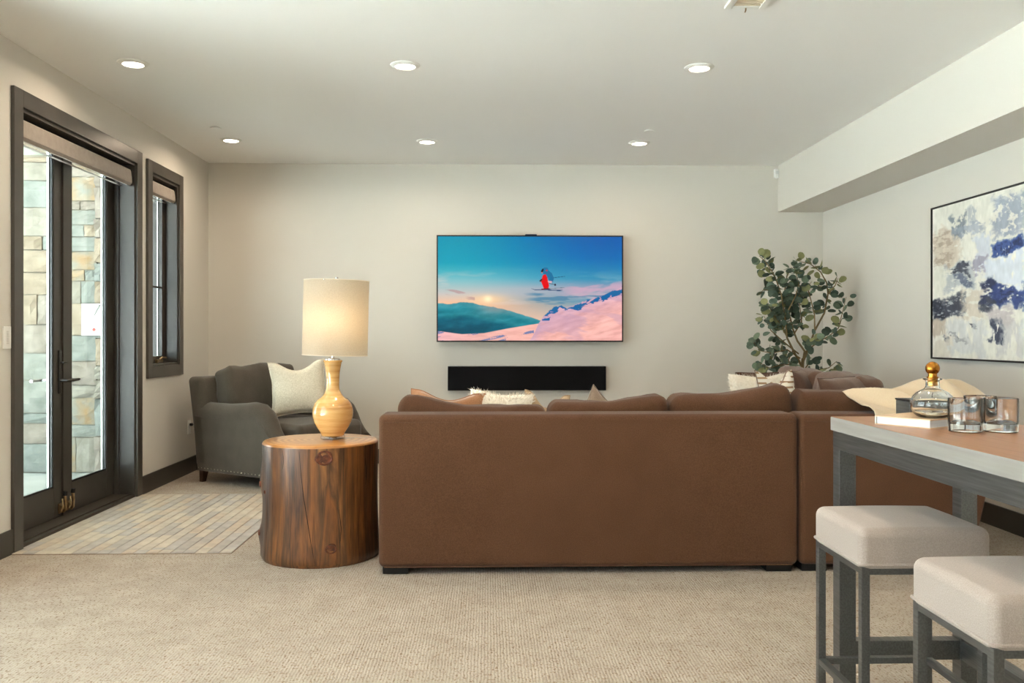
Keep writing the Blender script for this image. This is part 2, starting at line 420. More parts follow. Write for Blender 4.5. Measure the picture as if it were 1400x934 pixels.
# ------------------------------------------------------------------ outside: patio, porch, stone wall
struct(G().box(-40, XL - .22, -30, 40, -.35, -.05).build('floor_patio', plain('patio_concrete', (188, 189, 186), .7, c2=(168, 169, 167), scale=1.5, bump=.1, bscale=30), smooth=0), 'pale concrete patio outside the glazed door', 'patio')
g = G().box(-8.5, XL - .22, 2.7, 8.5, 2.86, 3.0)
struct(g.build('ceiling_porch', plain('porch_paint', (205, 210, 200), .6), smooth=0), 'pale porch ceiling over the patio', 'porch ceiling')
YS = 8.12
def stone_wall():
    back = G().box(-7.0, XL - .22, YS + .03, YS + .4, -.05, 2.86).build('wall_stone', plain('stone_mortar', (140, 134, 120), .9), smooth=0)
    struct(back, 'wall of large pale ashlar stones outside the glazed door', 'stone wall')
    cols = [((152, 146, 134), (122, 115, 104)), ((144, 144, 136), (115, 117, 110)), ((152, 138, 120), (124, 108, 90)), ((138, 140, 134), (110, 114, 108)), ((148, 138, 127), (120, 110, 99)), ((132, 134, 127), (148, 118, 80))]
    mats = [plain('ashlar_stone', a, .85, c2=b, scale=8, bump=1.0, bscale=26) for a, b in cols]
    rnd = random.Random(4)
    def stone(x0, x1, z0, z1, proud, mt, rough=.008):
        j = .004; x0 += j; x1 -= j; z0 += j; z1 -= j; n = 3; vs = []; fs = []
        for i in range(n + 1):
            for l in range(n + 1):
                u, v = i / n, l / n; ed = (i in (0, n)) or (l in (0, n))
                y = YS - proud + (.012 if ed else 0) + rnd.uniform(-1, 1) * rough
                vs.append((x0 + (x1 - x0) * u + rnd.uniform(-.003, .003), y, z0 + (z1 - z0) * v + rnd.uniform(-.003, .003)))
        for i in range(n):
            for l in range(n): a = i * (n + 1) + l; fs.append((a, a + n + 1, a + n + 2, a + 1))
        ring = [i * (n + 1) for i in range(n + 1)] + [n * (n + 1) + l for l in range(1, n + 1)] + [i * (n + 1) + n for i in range(n - 1, -1, -1)] + [l for l in range(n - 1, 0, -1)]
        m0 = len(vs)
        for r_ in ring: vs.append((vs[r_][0], YS + .032, vs[r_][2]))
        for i in range(len(ring)): fs.append((ring[i], ring[(i + 1) % len(ring)], m0 + (i + 1) % len(ring), m0 + i))
        G().add(vs, fs).build('stone', mt, back, smooth=0)
    zy = lambda y: P(90, y, y=YS).z
    def column(xa, xb, ys, proud, split=.0, rough=.008):
        for a, b in zip(ys[:-1], ys[1:]):
            z1, z0 = min(zy(a), 2.86), max(zy(b), -.05)
            pr = proud + rnd.uniform(0, .02)
            if rnd.random() < split:
                c = xa + (xb - xa) * rnd.uniform(.35, .7)
                stone(xa, c, z0, z1, pr, rnd.choice(mats), rough); stone(c, xb, z0, z1, proud + rnd.uniform(0, .02), rnd.choice(mats), rough)
            else: stone(xa, xb, z0, z1, pr, rnd.choice(mats), rough)
    x = lambda px: P(px, 460, y=YS).x
    column(x(-40), x(26), [215, 262, 300, 345, 380, 425, 470, 510, 555, 600, 646], .0, .4)
    column(x(26), x(84), [214, 222, 247, 284, 323, 342, 373, 403, 444, 483, 520, 565, 579, 607, 646], .0, .5)
    column(x(84), x(132), [214, 242, 275, 287, 307, 324, 344, 369, 384, 415, 459, 494, 527, 544, 581, 598, 646], .0, .35)
    column(x(132), x(158), [214, 234, 258, 300, 326, 360, 385, 416, 463, 500, 519, 545, 596, 646], .05, 0, .02)
    column(x(158), x(205), [214, 250, 290, 330, 370, 410, 450, 490, 540, 590, 646], .0, .3)
    column(x(205), XL - .225, [214, 260, 310, 350, 390, 440, 480, 530, 580, 646], .0, .3)
    column(-7.0, -5.9, [214, 260, 310, 350, 390, 440, 480, 530, 580, 646], .0, 1)
    column(-5.9, x(-40), [214, 250, 290, 330, 370, 410, 450, 490, 540, 590, 646], .0, 1)
stone_wall()

def text_mesh(s, size, name, mat, parent, mtx):
    cu = bpy.data.curves.new(name, 'FONT'); cu.body = s; cu.size = size; cu.extrude = .0006
    to = bpy.data.objects.new(name, cu); COL.objects.link(to); dg = bpy.context.evaluated_depsgraph_get()
    me = bpy.data.meshes.new_from_object(to.evaluated_get(dg)); bpy.data.objects.remove(to)
    me.transform(root_matrix(parent).inverted() @ mtx); me.materials.append(mat)
    o = bpy.data.objects.new(name, me); COL.objects.link(o); o.parent = parent; return o
def utility_panel():
    yf = YS - .065; a = P(111, 415, y=yf); b = P(139, 459, y=yf)
    e = empty('wall_plaque', (a.x, yf, b.z)); tag(e, 'white plaque with small lettering on the outdoor stone wall', 'plaque')
    G().rbox(a.x, b.x, yf, YS + .01, b.z, a.z, .008, k=2).build('board', 'white_plastic', e)
    mtx = Matrix.Translation((a.x + .058, yf - .001, a.z - .056)) @ Matrix.Rotation(R(90), 4, 'X')
    text_mesh('Orenco', .038, 'lettering', plain('slate_ink', (90, 110, 124), .6), e, mtx)
    g = G().lathe([(.0, -.001), (.016, -.001), (.016, .001), (0, .001)], n=16)
    g.xf(Matrix.Translation((a.x + .115, yf - .001, b.z + .055)) @ Matrix.Rotation(R(90), 4, 'X')); g.build('red_dot', plain('red_dot_paint', (200, 70, 60), .5), e)
utility_panel()

# ------------------------------------------------------------------ ceiling fittings
def downlight():
    e = empty('recessed_light', (0, 0, H))
    G().lathe([(.060, -.012), (.064, -.014), (.088, -.004), (.090, 0), (.060, 0)], n=32, caps=False).build('trim_ring', 'white_plastic', e, local=True)
    G().lathe([(0, -.010), (.060, -.010), (.060, -.004), (0, -.004)], n=24, caps=False).build('lens', emit('lit_lens', (1, .86, .68), 14), e, local=True)
    l = bpy.data.lights.new('downlight_lamp', 'AREA'); l.shape = 'DISK'; l.size = .10; l.energy = CAN_W; l.color = (1, .80, .60); l.spread = R(165)
    lo = bpy.data.objects.new('downlight_lamp', l); COL.objects.link(lo); lo.parent = e; lo.location = (0, 0, -.016)
    return e
dl = downlight(); first = True
row = [P(182, 86, z=H), P(554, 89, z=H), P(956, 92, z=H), P(316, 191, z=H), P(584, 193, z=H), P(874, 195, z=H)]
names = ['recessed ceiling light nearer the double door, in front of the sofa', 'recessed ceiling light above the stump table and sofa', 'recessed ceiling light on the soffit side, above the sofa back',
         'recessed ceiling light above the armchair corner', 'recessed ceiling light just in front of the television, armchair side', 'recessed ceiling light just in front of the television, plant side']
dY = row[3].y - row[0].y
pts = [(p.x, p.y, n) for p, n in zip(row, names)]
for k in range(1, 4):
    for i, p in enumerate(row[:3]):
        pts.append((p.x, p.y - dY * k, 'recessed ceiling light in the rows over the rear of the room'))
for i, (x, y, nm) in enumerate(pts):
    o = dl if i == 0 else copy_tree(dl)
    o.location = (x, y, H); tag(o, nm, 'ceiling light', 'recessed ceiling lights')

for px, py, nm in ((295, 174, 'white sprinkler cover disc on the ceiling near the armchair corner'), (888, 178, 'white sprinkler cover disc on the ceiling in front of the television')):
    p = P(px, py, z=H)
    tag(G().lathe([(0, -.012), (.038, -.012), (.042, -.009), (.042, -.006), (.03, -.005), (.03, .0), (0, 0)], (p.x, p.y, H), 28, False).build('sprinkler_cover', 'ceil'), nm, 'sprinkler cover')

def ceiling_vent():
    a = P(990, 9, z=H); b = P(1050, 3, z=H); x0, x1 = a.x, b.x + .005; y1 = a.y; y0 = y1 - .32
    e = empty('ceiling_vent', ((x0 + x1) / 2, (y0 + y1) / 2, H)); tag(e, 'square white ceiling register with a beige grille above the sofa', 'ceiling vent')
    w_ = .035; g = G()
    for q in ((x0, x0 + w_, y0, y1), (x1 - w_, x1, y0, y1), (x0 + w_, x1 - w_, y0, y0 + w_), (x0 + w_, x1 - w_, y1 - w_, y1)): g.rbox(*q, H - .014, H, .004)
    g.build('frame', 'white_plastic', e)
    G().box(x0 + w_, x1 - w_, y0 + w_, y1 - w_, H - .004, H).build('backing', plain('vent_beige', (206, 190, 164), .6), e, smooth=0)
    for i in range(9):
        y = y0 + w_ + .02 + i * (y1 - y0 - 2 * w_ - .03) / 8
        G().box(x0 + w_, x1 - w_, y - .003, y + .003, H - .011, H - .004).build('slat', plain('vent_beige', (214, 200, 176), .6), e, smooth=0)
    G().tube([((x0 + x1) / 2, y1 - .02, H - .012), ((x0 + x1) / 2 + .004, y1 - .006, H - .02), ((x0 + x1) / 2 + .006, y1 + .012, H - .022)], .0035, 6).build('lever', 'brass', e)
ceiling_vent()

def sensor():
    p = P(1063.5, 230, y=YB - .03); e = empty('motion_sensor', (p.x - .01, YB, p.z - .09)); tag(e, 'small white motion sensor high in the corner by the soffit', 'motion sensor')
    G().rbox(p.x - .036, p.x + .008, YB - .045, YB - .006, p.z - .098, p.z - .005, .012, k=2).build('housing', 'white_plastic', e)
    G().rbox(p.x - .02, p.x, YB - .008, YB, p.z - .07, p.z - .03, .003).build('bracket', 'black', e)
    G().rbox(p.x - .028, p.x, YB - .048, YB - .04, p.z - .06, p.z - .03, .006, k=2).build('lens', plain('sensor_lens', (215, 215, 212), .3), e)
sensor()

def keypad():
    p = P(9, 462, x=XL + .008); e = empty('wall_keypad', (XL, p.y, p.z - .06)); tag(e, 'slim white keypad switch on the wall beside the double door', 'wall switch')
    z0, z1 = P(9, 477, x=XL + .008).z, P(9, 446, x=XL + .008).z; y0, y1 = P(5, 462, x=XL + .008).y, P(15, 462, x=XL + .008).y
    pl = G().rbox(XL, XL + .01, y0, y1, z0, z1, .003, k=2).build('plate', 'white_plastic', e)
    for i in range(8):
        z = z0 + (z1 - z0) * (.24 + .52 * i / 7); G().rbox(XL + .009, XL + .0125, y0 + (y1 - y0) * .33, y0 + (y1 - y0) * .66, z - .0032, z + .0032, .001).build('button', plain('button_grey', (214, 212, 206), .4), pl)
keypad()
def outlet():
    p = P(259, 584, x=XL + .006); e = empty('wall_outlet', (XL, p.y, p.z - .06)); tag(e, 'white wall outlet with a black plug behind the grey armchair', 'outlet')
    pl = G().rbox(XL, XL + .007, p.y - .037, p.y + .037, p.z - .06, p.z + .06, .003, k=2).build('plate', 'white_plastic', e)
    for dz in (-.022, .022): G().rbox(XL + .006, XL + .009, p.y - .016, p.y + .016, p.z + dz - .015, p.z + dz + .015, .003).build('socket', 'white_plastic', pl)
    G().rbox(XL + .009, XL + .035, p.y - .012, p.y + .012, p.z + .01, p.z + .034, .005, k=2).tube([(XL + .03, p.y, p.z + .022), (XL + .055, p.y, p.z + .02), (XL + .06, p.y + .02, p.z - .12), (XL + .06, p.y + .04, .02), (XL + .15, p.y + .1, .006), (XL + .5, p.y + .25, .006)], .0035, 6).build('plug', 'black', e)
outlet()

# ------------------------------------------------------------------ pictures painted per vertex on flat grids
RS = np.random.RandomState(3)
def vnoise(x, y, seed=0):
    """Smooth value noise on arrays."""
    r = np.random.RandomState(seed).rand(64, 64); xi = np.floor(x).astype(int); yi = np.floor(y).astype(int); fx = x - xi; fy = y - yi
    fx = fx * fx * (3 - 2 * fx); fy = fy * fy * (3 - 2 * fy); g_ = lambda a, b: r[a % 64, b % 64]
    return (g_(xi, yi) * (1 - fx) + g_(xi + 1, yi) * fx) * (1 - fy) + (g_(xi, yi + 1) * (1 - fx) + g_(xi + 1, yi + 1) * fx) * fy
def fbm(x, y, seed=0, o=4):
    t = 0; a = .5; s = 0
    for i in range(o): t = t + a * vnoise(x * 2 ** i, y * 2 ** i, seed + i); s += a; a *= .5
    return t / s
def picture(name, origin, du, dv, nu, nv, col, mat, parent):
    """Grid mesh from origin along du (width) and dv (down), coloured by the array col[v,u,3] in 0..255."""
    u = np.linspace(0, 1, nu); v = np.linspace(0, 1, nv); U, V = np.meshgrid(u, v)
    inv = root_matrix(parent).inverted(); o = inv @ origin; a = inv.to_3x3() @ du; b = inv.to_3x3() @ dv
    pts_ = np.array(o)[None, None] + U[..., None] * np.array(a) + V[..., None] * np.array(b)
    me = bpy.data.meshes.new(name); nf = (nu - 1) * (nv - 1)
    me.vertices.add(nu * nv); me.vertices.foreach_set('co', pts_.reshape(-1).astype(np.float32))
    I = np.arange(nu * nv).reshape(nv, nu); q = np.stack([I[:-1, :-1], I[1:, :-1], I[1:, 1:], I[:-1, 1:]], -1).reshape(-1)
    me.loops.add(nf * 4); me.loops.foreach_set('vertex_index', q.astype(np.int32))
    me.polygons.add(nf); me.polygons.foreach_set('loop_start', np.arange(0, nf * 4, 4, dtype=np.int32)); me.update(calc_edges=True)
    c = np.clip(col, 0, 255) / 255.0; c = np.where(c <= .04045, c / 12.92, ((c + .055) / 1.055) ** 2.4)
    ca = me.color_attributes.new('Col', 'FLOAT_COLOR', 'POINT'); out = np.ones((nu * nv, 4), np.float32); out[:, :3] = c.reshape(-1, 3); ca.data.foreach_set('color', out.reshape(-1))
    me.materials.append(mat); ob = bpy.data.objects.new(name, me); COL.objects.link(ob); ob.parent = parent; return ob
def inpoly(x, y, poly):
    r = np.zeros(x.shape, bool); n = len(poly)
    for i in range(n):
        (x0, y0), (x1, y1) = poly[i], poly[(i + 1) % n]
        if y0 == y1: continue
        c = ((y0 > y) != (y1 > y)) & (x < (x1 - x0) * (y - y0) / (y1 - y0) + x0); r ^= c
    return r
def seg(x, y, p, q, w_):
    p = np.array(p, float); q = np.array(q, float); d = q - p; t = np.clip(((x - p[0]) * d[0] + (y - p[1]) * d[1]) / (d @ d), 0, 1)
    return np.hypot(x - p[0] - t * d[0], y - p[1] - t * d[1]) < w_
def sst(a, b, x): t = np.clip((x - a) / (b - a), 0, 1); return t * t * (3 - 2 * t)
def over(c, m, col): m = np.asarray(m, float)[..., None]; return c * (1 - m) + np.asarray(col, float) * m

def screen_picture(nu, nv):
    u, v = np.meshgrid(np.linspace(0, 1, nu), np.linspace(0, 1, nv)); A = np.array
    X = 599 + u * 252; Y = 324 + v * 141
    ramp = lambda t, stops: np.stack([np.interp(t, [s[0] for s in stops], [s[1][k] for s in stops]) for k in range(3)], -1)
    left = ramp(v, [(0, (0, 140, 165)), (.25, (10, 150, 172)), (.42, (120, 180, 186)), (.55, (190, 185, 180)), (.66, (240, 180, 140)), (.85, (220, 190, 170))])
    right = ramp(v, [(0, (0, 84, 160)), (.2, (0, 98, 165)), (.4, (40, 130, 168)), (.5, (150, 150, 170)), (.62, (90, 140, 165)), (.8, (205, 170, 150))])
    k = sst(.05, .95, u)[..., None]; c = left * (1 - k) + right * k
    n1 = fbm(u * 5, v * 14, 5)
    c = over(c, sst(.52, .72, n1) * sst(.28, .45, v) * (1 - sst(.62, .7, v)) * .55 * (1 - .4 * u), (205, 190, 185))
    n2 = fbm(u * 7 + 3, v * 18 + u * 5, 11)
    c = over(c, sst(.45, .62, n2) * sst(.62, .78, u) * sst(.40, .47, v - (.98 - u) * .10) * .8, (196, 156, 176))
    c = over(c, sst(.56, .68, fbm(u * 6, v * 40, 21)) * sst(.48, .56, v) * (1 - sst(.64, .7, v)) * sst(.45, .55, u) * .8, (70, 120, 150))
    c = over(c, np.exp(-((u - .27) / .10) ** 2 - ((v - .605) / .05) ** 2) * .7, (250, 205, 150)); c = over(c, np.exp(-((u - .27) / .022) ** 2 - ((v - .60) / .03) ** 2), (255, 232, 190))
    c = over(c, sst(.45, .6, fbm(u * 9, v * 30 - u * 9, 31)) * (np.abs(v - (.505 + u * .45)) < .035) * (u < .2) * .6, (170, 130, 130))
    ridge = np.interp(u, [0, .06, .12, .19, .23, .27, .37, .45, .55, .6], [.64, .645, .63, .635, .655, .665, .70, .745, .80, .83]) + (fbm(u * 40, v * 0, 41) - .5) * .012
    mtn = sst(0, .008, v - ridge); dep = np.clip((v - ridge) / .26, 0, 1)
    mc = ramp(dep, [(0, (70, 140, 150)), (.25, (20, 122, 138)), (.45, (30, 125, 138)), (.6, (0, 92, 112)), (1, (0, 78, 98))])
    mc = mc + ((fbm(u * 16 + v * 8, v * 22, 43) - .5) * 50)[..., None]
    mc = over(mc, np.exp(-((u - .3) / .09) ** 2 - ((v - .70) / .06) ** 2) * .4, (200, 150, 140))
    c = c * (1 - mtn[..., None]) + mc * mtn[..., None]
    low = np.interp(u, [0, .13, .25, .38, .5, .56, .6], [.905, .935, .925, .88, .845, .83, .85])
    sn = ramp(u, [(0, (226, 170, 172)), (.25, (224, 168, 158)), (.5, (232, 172, 160)), (1, (226, 166, 160))]) + ((fbm(u * 18, v * 50, 51) - .5) * 30)[..., None]
    sn = over(sn, (fbm(u * 10 + 2, v * 60 + u * 20, 53) > .64) & (u < .52), (110, 120, 160))
    s1 = sst(0, .006, v - low); c = c * (1 - s1[..., None]) + sn * s1[..., None]
    hill = np.interp(u, [.49, .52, .545, .57, .60, .63, .67, .70, .75, .80, .85, .90, .95, 1.0], [1.02, .93, .83, .77, .72, .675, .665, .69, .655, .615, .585, .56, .52, .48]) + (fbm(u * 60, v * 0 + 1, 61) - .5) * .03
    hc = ramp(np.clip((v - hill) / .4, 0, 1), [(0, (200, 160, 178)), (.3, (216, 164, 168)), (.7, (232, 172, 162)), (1, (226, 166, 158))]) + ((fbm(u * 22 + v * 20, v * 26, 63) - .5) * 46)[..., None]
    hc = over(hc, sst(.55, .7, fbm(u * 8 - v * 10, v * 9, 67)) * .35, (170, 140, 175))
    band = np.interp(u, [.56, .60, .66, .70, .76, .82, .85, .9, 1.0], [.83, .80, .70, .71, .70, .65, .615, .60, .56]); tr = (v < band + (fbm(u * 50, v * 50, 71) - .5) * .10) & (fbm(u * 38 + v * 30, v * 40, 73) > .42) & (u > .565)
    hc = over(hc, tr * .95, (10, 92, 150))
    h1 = sst(0, .006, v - hill) * (u > .485); c = c * (1 - h1[..., None]) + hc * h1[..., None]
    # the skier in mid air
    for poly, col in [([(743.4, 366), (747, 365.4), (749.3, 366.4), (750, 370), (754.5, 373.2), (757.7, 380), (756, 386), (751, 384), (748, 379), (742.5, 374)], (24, 104, 146)),
                      ([(739.6, 370.5), (742, 367), (743.6, 367), (743, 371), (741.4, 373.6), (740, 372.4)], (20, 18, 28)),
                      ([(740.4, 372), (742, 371.6), (741.6, 374), (740.4, 373.4)], (190, 110, 80)),
                      ([(742.4, 376), (746.4, 375), (748.5, 380), (750.3, 387), (751, 392), (748, 395.3), (744, 395), (740, 385.6), (739, 384.4), (741, 380)], (214, 8, 16)),
                      ([(737.6, 384), (740, 381.4), (742.4, 381.6), (740.6, 384.4), (738.4, 385.4)], (60, 20, 30)),
                      ([(749, 384), (755.6, 384.4), (753.6, 387.4), (749.6, 386)], (200, 160, 168)),
                      ([(746, 369.2), (748.8, 369), (748.4, 370.8), (746.8, 370.6)], (190, 30, 40)),
                      ([(747.6, 378), (748.8, 379.4), (748.6, 381), (747, 380)], (180, 20, 30)),
                      ([(725.4, 394.2), (731, 395.4), (745, 395.6), (762, 396.0), (770, 396.2), (766, 397.6), (746, 396.7), (731, 396.4)], (16, 62, 104)),
                      ([(740, 394.6), (751, 393.4), (752, 395.4), (741, 396)], (110, 40, 50))]:
        c = over(c, inpoly(X, Y, poly), col)
    for p, q, ww, col in (((750, 394.6), (771.5, 393.2), .35, (90, 110, 120)), ((757.5, 379.6), (772.3, 377.8), .4, (20, 80, 110)), ((751, 387.4), (757.6, 388.8), .35, (50, 50, 70)), ((759.2, 389), (759.3, 389.4), 1.25, (40, 24, 50))):
        c = over(c, seg(X, Y, p, q, ww), col)
    return c

def television():
    yf = 8.195; a = P(597, 321.5, y=yf); b = P(852, 467.6, y=yf); x0, x1, z0, z1 = a.x, b.x, b.z, a.z
    e = empty('television', ((x0 + x1) / 2, YB, z0)); tag(e, 'large wall mounted television showing a skier in mid air', 'television')
    G().rbox(x0, x1, yf, yf + .03, z0, z1, .004, k=2).rbox(x0 + .12, x1 - .12, yf + .03, yf + .055, z0 + .08, z1 - .1, .01).build('housing', 'black', e)
    bz = .012; g = G()
    for q in ((x0, x0 + bz, z0, z1), (x1 - bz, x1, z0, z1), (x0 + bz, x1 - bz, z0, z0 + bz * 1.1), (x0 + bz, x1 - bz, z1 - bz, z1)): g.box(q[0], q[1], yf - .004, yf, q[2], q[3])
    g.build('bezel', 'black', e, smooth=0)
    t = NT('lit_screen'); at = t.n('Attribute'); at.attribute_name = 'Col'; t.b.inputs['Base Color'].default_value = (.005, .005, .005, 1); t.set(Roughness=.45)
    t.b.inputs['Specular IOR Level'].default_value = .15
    t.l(at.outputs['Color'], t.b.inputs['Emission Color']); t.b.inputs['Emission Strength'].default_value = .93
    nu, nv = 480, 270
    picture('screen', Vector((x0 + bz, yf - .002, z1 - bz)), Vector((x1 - x0 - 2 * bz, 0, 0)), Vector((0, 0, -(z1 - z0 - 2.1 * bz))), nu, nv, screen_picture(nu, nv), t.m, e)
    c = P(726, 321, y=yf); G().rbox(c.x - .055, c.x + .055, yf, yf + .03, z1 - .002, z1 + .012, .007, k=2).build('camera_bump', plain('navy_plastic', (22, 36, 78), .3), e)
    G().rbox((x0 + x1) / 2 - .3, (x0 + x1) / 2 + .3, yf + .055, YB - .003, z0 + .28, z1 - .28, .004).build('wall_bracket', 'black', e)
television()

def sound_bar():
    yf = 8.225; a = P(612, 501, y=yf); b = P(829, 534, y=yf)
    e = empty('sound_bar', ((a.x + b.x) / 2, YB, b.z)); tag(e, 'long black sound bar on the wall under the television', 'sound bar')
    G().rbox(a.x, b.x, yf + .012, YB, b.z, a.z, .004).build('cabinet', 'black', e)
    G().rbox(a.x + .004, b.x - .004, yf, yf + .014, b.z + .004, a.z - .004, .006, k=2).build('grille', fabric('black_grille_cloth', (9, 9, 11), (15, 15, 17), 400, bump=.2, sheen=0), e)
sound_bar()

def painting_picture(Y, Z, nu, nv):
    """Abstract strokes; the blobs were read off the photo as wall positions."""
    u = np.linspace(0, 1, nu)[None, :] * np.ones((nv, 1)); v = np.linspace(0, 1, nv)[:, None] * np.ones((1, nu))
    y = Y[0] + (Y[1] - Y[0]) * u; z = Z[0] + (Z[1] - Z[0]) * v
    c = np.ones((nv, nu, 3)) * np.array((226, 224, 214.))
    c = c + ((fbm(u * 9, v * 5, 3) - .5) * 26)[..., None]
    wp = (fbm(u * 9, v * 12, 7) - .5) * .16; wq = (fbm(u * 12, v * 10, 8) - .5) * .14
    wf = (fbm(u * 46, v * 60, 9) - .5) * .22
    def blob(px0, px1, py0, py1, col, k=1.0, thr=.45, seed=0, str_=(14, 40)):
        nonlocal c
        a = P(px0, (py0 + py1) / 2, x=XR - .03); b = P(px1, (py0 + py1) / 2, x=XR - .03)
        m = P((px0 + px1) / 2, py0, x=XR - .03).z; n = P((px0 + px1) / 2, py1, x=XR - .03).z
        cy, hy, cz, hz = (a.y + b.y) / 2, abs(a.y - b.y) / 2, (m + n) / 2, abs(m - n) / 2
        d = np.maximum(np.abs(y - cy + wp) / hy, np.abs(z - cz + wq) / hz) + wf * 2
        mk = 1 - sst(.75, 1.15, d); s = .62 * fbm(u * str_[0], v * str_[1], seed + 100) + .38 * fbm(u * str_[0] * 3.1, v * str_[1] * 2.2, seed + 150)
        c = over(c, mk * k * sst(thr - .07, thr + .06, s), col)
    beige, brown, grey, slate, navy, blue, pale, lav, white = (206, 194, 178), (168, 150, 134), (172, 178, 184), (62, 68, 84), (30, 40, 78), (52, 78, 142), (214, 218, 220), (176, 186, 208), (238, 238, 234)
    blob(1272, 1310, 315, 365, beige, .9, .3, 1); blob(1273, 1300, 318, 370, brown, .7, .5, 2)
    blob(1300, 1322, 290, 330, (120, 130, 142), .9, .45, 3, (30, 30)); blob(1322, 1332, 282, 316, grey, .8, .4, 4, (40, 14)); blob(1300, 1345, 308, 326, (150, 160, 178), .7, .45, 5)
    blob(1355, 1405, 262, 318, (150, 160, 178), .85, .45, 6, (24, 30)); blob(1392, 1430, 270, 330, grey, .8, .45, 7)
    blob(1354, 1396, 322, 348, blue, .95, .34, 8, (24, 24)); blob(1360, 1392, 326, 344, navy, .8, .47, 9, (30, 30)); blob(1374, 1392, 328, 346, white, .7, .58, 10, (50, 30))
    blob(1348, 1400, 348, 390, (208, 216, 230), .8, .35, 11, (40, 10)); blob(1330, 1352, 322, 372, (200, 208, 224), .7, .4, 12, (40, 10))
    blob(1290, 1332, 358, 400, grey, .8, .4, 13); blob(1298, 1325, 362, 374, slate, .9, .45, 14); blob(1304, 1328, 374, 396, (88, 98, 124), .85, .5, 15); blob(1330, 1350, 352, 372, (140, 134, 156), .7, .4, 16)
    blob(1274, 1318, 408, 438, slate, .98, .32, 17, (16, 40)); blob(1276, 1290, 410, 434, (28, 34, 52), .9, .42, 18); blob(1278, 1320, 412, 436, pale, .8, .62, 19)
    blob(1338, 1362, 380, 420, navy, .9, .40, 20); blob(1352, 1400, 390, 418, (48, 66, 124), .95, .36, 21, (20, 40)); blob(1360, 1400, 396, 414, navy, .8, .5, 22); blob(1338, 1356, 412, 426, slate, .9, .42, 23); blob(1395, 1440, 385, 430, blue, .9, .42, 24)
    blob(1310, 1345, 400, 440, beige, .7, .45, 25); blob(1350, 1385, 420, 450, (186, 176, 180), .7, .42, 26)
    blob(1351, 1370, 438, 468, (54, 62, 86), .95, .38, 27, (40, 20)); blob(1272, 1292, 436, 462, (190, 176, 160), .9, .35, 28, (40, 12)); blob(1286, 1318, 462, 470, (70, 72, 80), .9, .45, 29); blob(1328, 1336, 446, 454, slate, .9, .42, 30)
    blob(1290, 1345, 440, 486, (204, 206, 208), .7, .4, 31, (30, 10)); blob(1362, 1400, 440, 492, (202, 200, 200), .8, .42, 32, (30, 12)); blob(1274, 1300, 466, 488, (214, 206, 192), .7, .42, 33); blob(1398, 1480, 420, 490, pale, .8, .4, 34); blob(1410, 1480, 300, 400, (186, 196, 214), .7, .45, 35)
    c = c + ((fbm(u * 60, v * 24, 77, 2) - .5) * 22)[..., None]
    return c
def painting():
    xf = XR - .035; a = P(1272, 285, x=xf); zt = a.z; zb = P(1273, 490.5, x=xf).z; y1 = a.y; y0 = y1 - 1.55
    e = empty('abstract_painting', (XR, (y0 + y1) / 2, zb)); tag(e, 'large blue grey and white abstract painting in a thin black frame', 'painting')
    g = G(); t = .012
    for q in ((y0, y0 + t, zb, zt), (y1 - t, y1, zb, zt), (y0 + t, y1 - t, zb, zb + t), (y0 + t, y1 - t, zt - t, zt)): g.rbox(xf, XR - .001, q[0], q[1], q[2], q[3], .002)
    g.build('frame', 'black', e)
    G().box(xf + .012, XR - .002, y0 + t, y1 - t, zb + t, zt - t).build('stretcher_board', 'white_plastic', e, smooth=0)
    m = NT('painted_canvas'); at = m.n('Attribute'); at.attribute_name = 'Col'; m.l(at.outputs['Color'], m.b.inputs['Base Color']); m.set(Roughness=.6)
    m.bump(m.noise(m.coord((1, 1, 1)), 90, 4), .25, .003)
    nu, nv = 460, 330
    picture('canvas', Vector((xf + .010, y1 - t, zt - t)), Vector((0, -(y1 - y0 - 2 * t), 0)), Vector((0, 0, -(zt - zb - 2 * t))), nu, nv, painting_picture((y1 - t, y0 + t), (zt - t, zb + t), nu, nv), m.m, e)
painting()
# ------------------------------------------------------------------ soft furnishing helpers
M['sofa'] = fabric('brown_velvet', (81, 53, 35), (104, 71, 48), 260, sheen=.12, big=(245, 243, 241))
M['cushion_brown'] = fabric('brown_velvet_cushion', (80, 53, 35), (102, 70, 48), 260, sheen=.12, big=(240, 237, 234))
M['taupe_velvet'] = fabric('taupe_velvet', (104, 80, 66), (126, 100, 85), 240, sheen=.25, big=(225, 220, 218))
M['tan_velvet'] = fabric('tan_velvet', (150, 104, 70), (176, 128, 92), 240, sheen=.5)
M['beige_linen'] = fabric('beige_linen', (178, 150, 118), (196, 170, 138), 200)
M['grey_taupe'] = fabric('grey_taupe_velvet', (138, 118, 100), (158, 138, 120), 240, sheen=.5)
M['grey_fabric'] = fabric('charcoal_fabric', (78, 71, 62), (94, 87, 77), 240, sheen=.2, big=(230, 228, 226))
M['boucle'] = fabric('ivory_boucle', (208, 198, 176), (232, 224, 206), 110, bump=.8)
M['fur'] = fabric('white_fur', (236, 228, 212), (250, 244, 232), 60, bump=.6)
M['stool_fabric'] = fabric('oatmeal_weave', (160, 147, 138), (182, 168, 158), 380, bump=.4)
M['throw'] = fabric('cream_throw', (208, 186, 156), (214, 193, 164), 160, rough=.7, sheen=.3, bump=.03)
M['dark_wood'] = plain('dark_walnut_leg', (70, 44, 28), .45, c2=(52, 32, 20), scale=12)

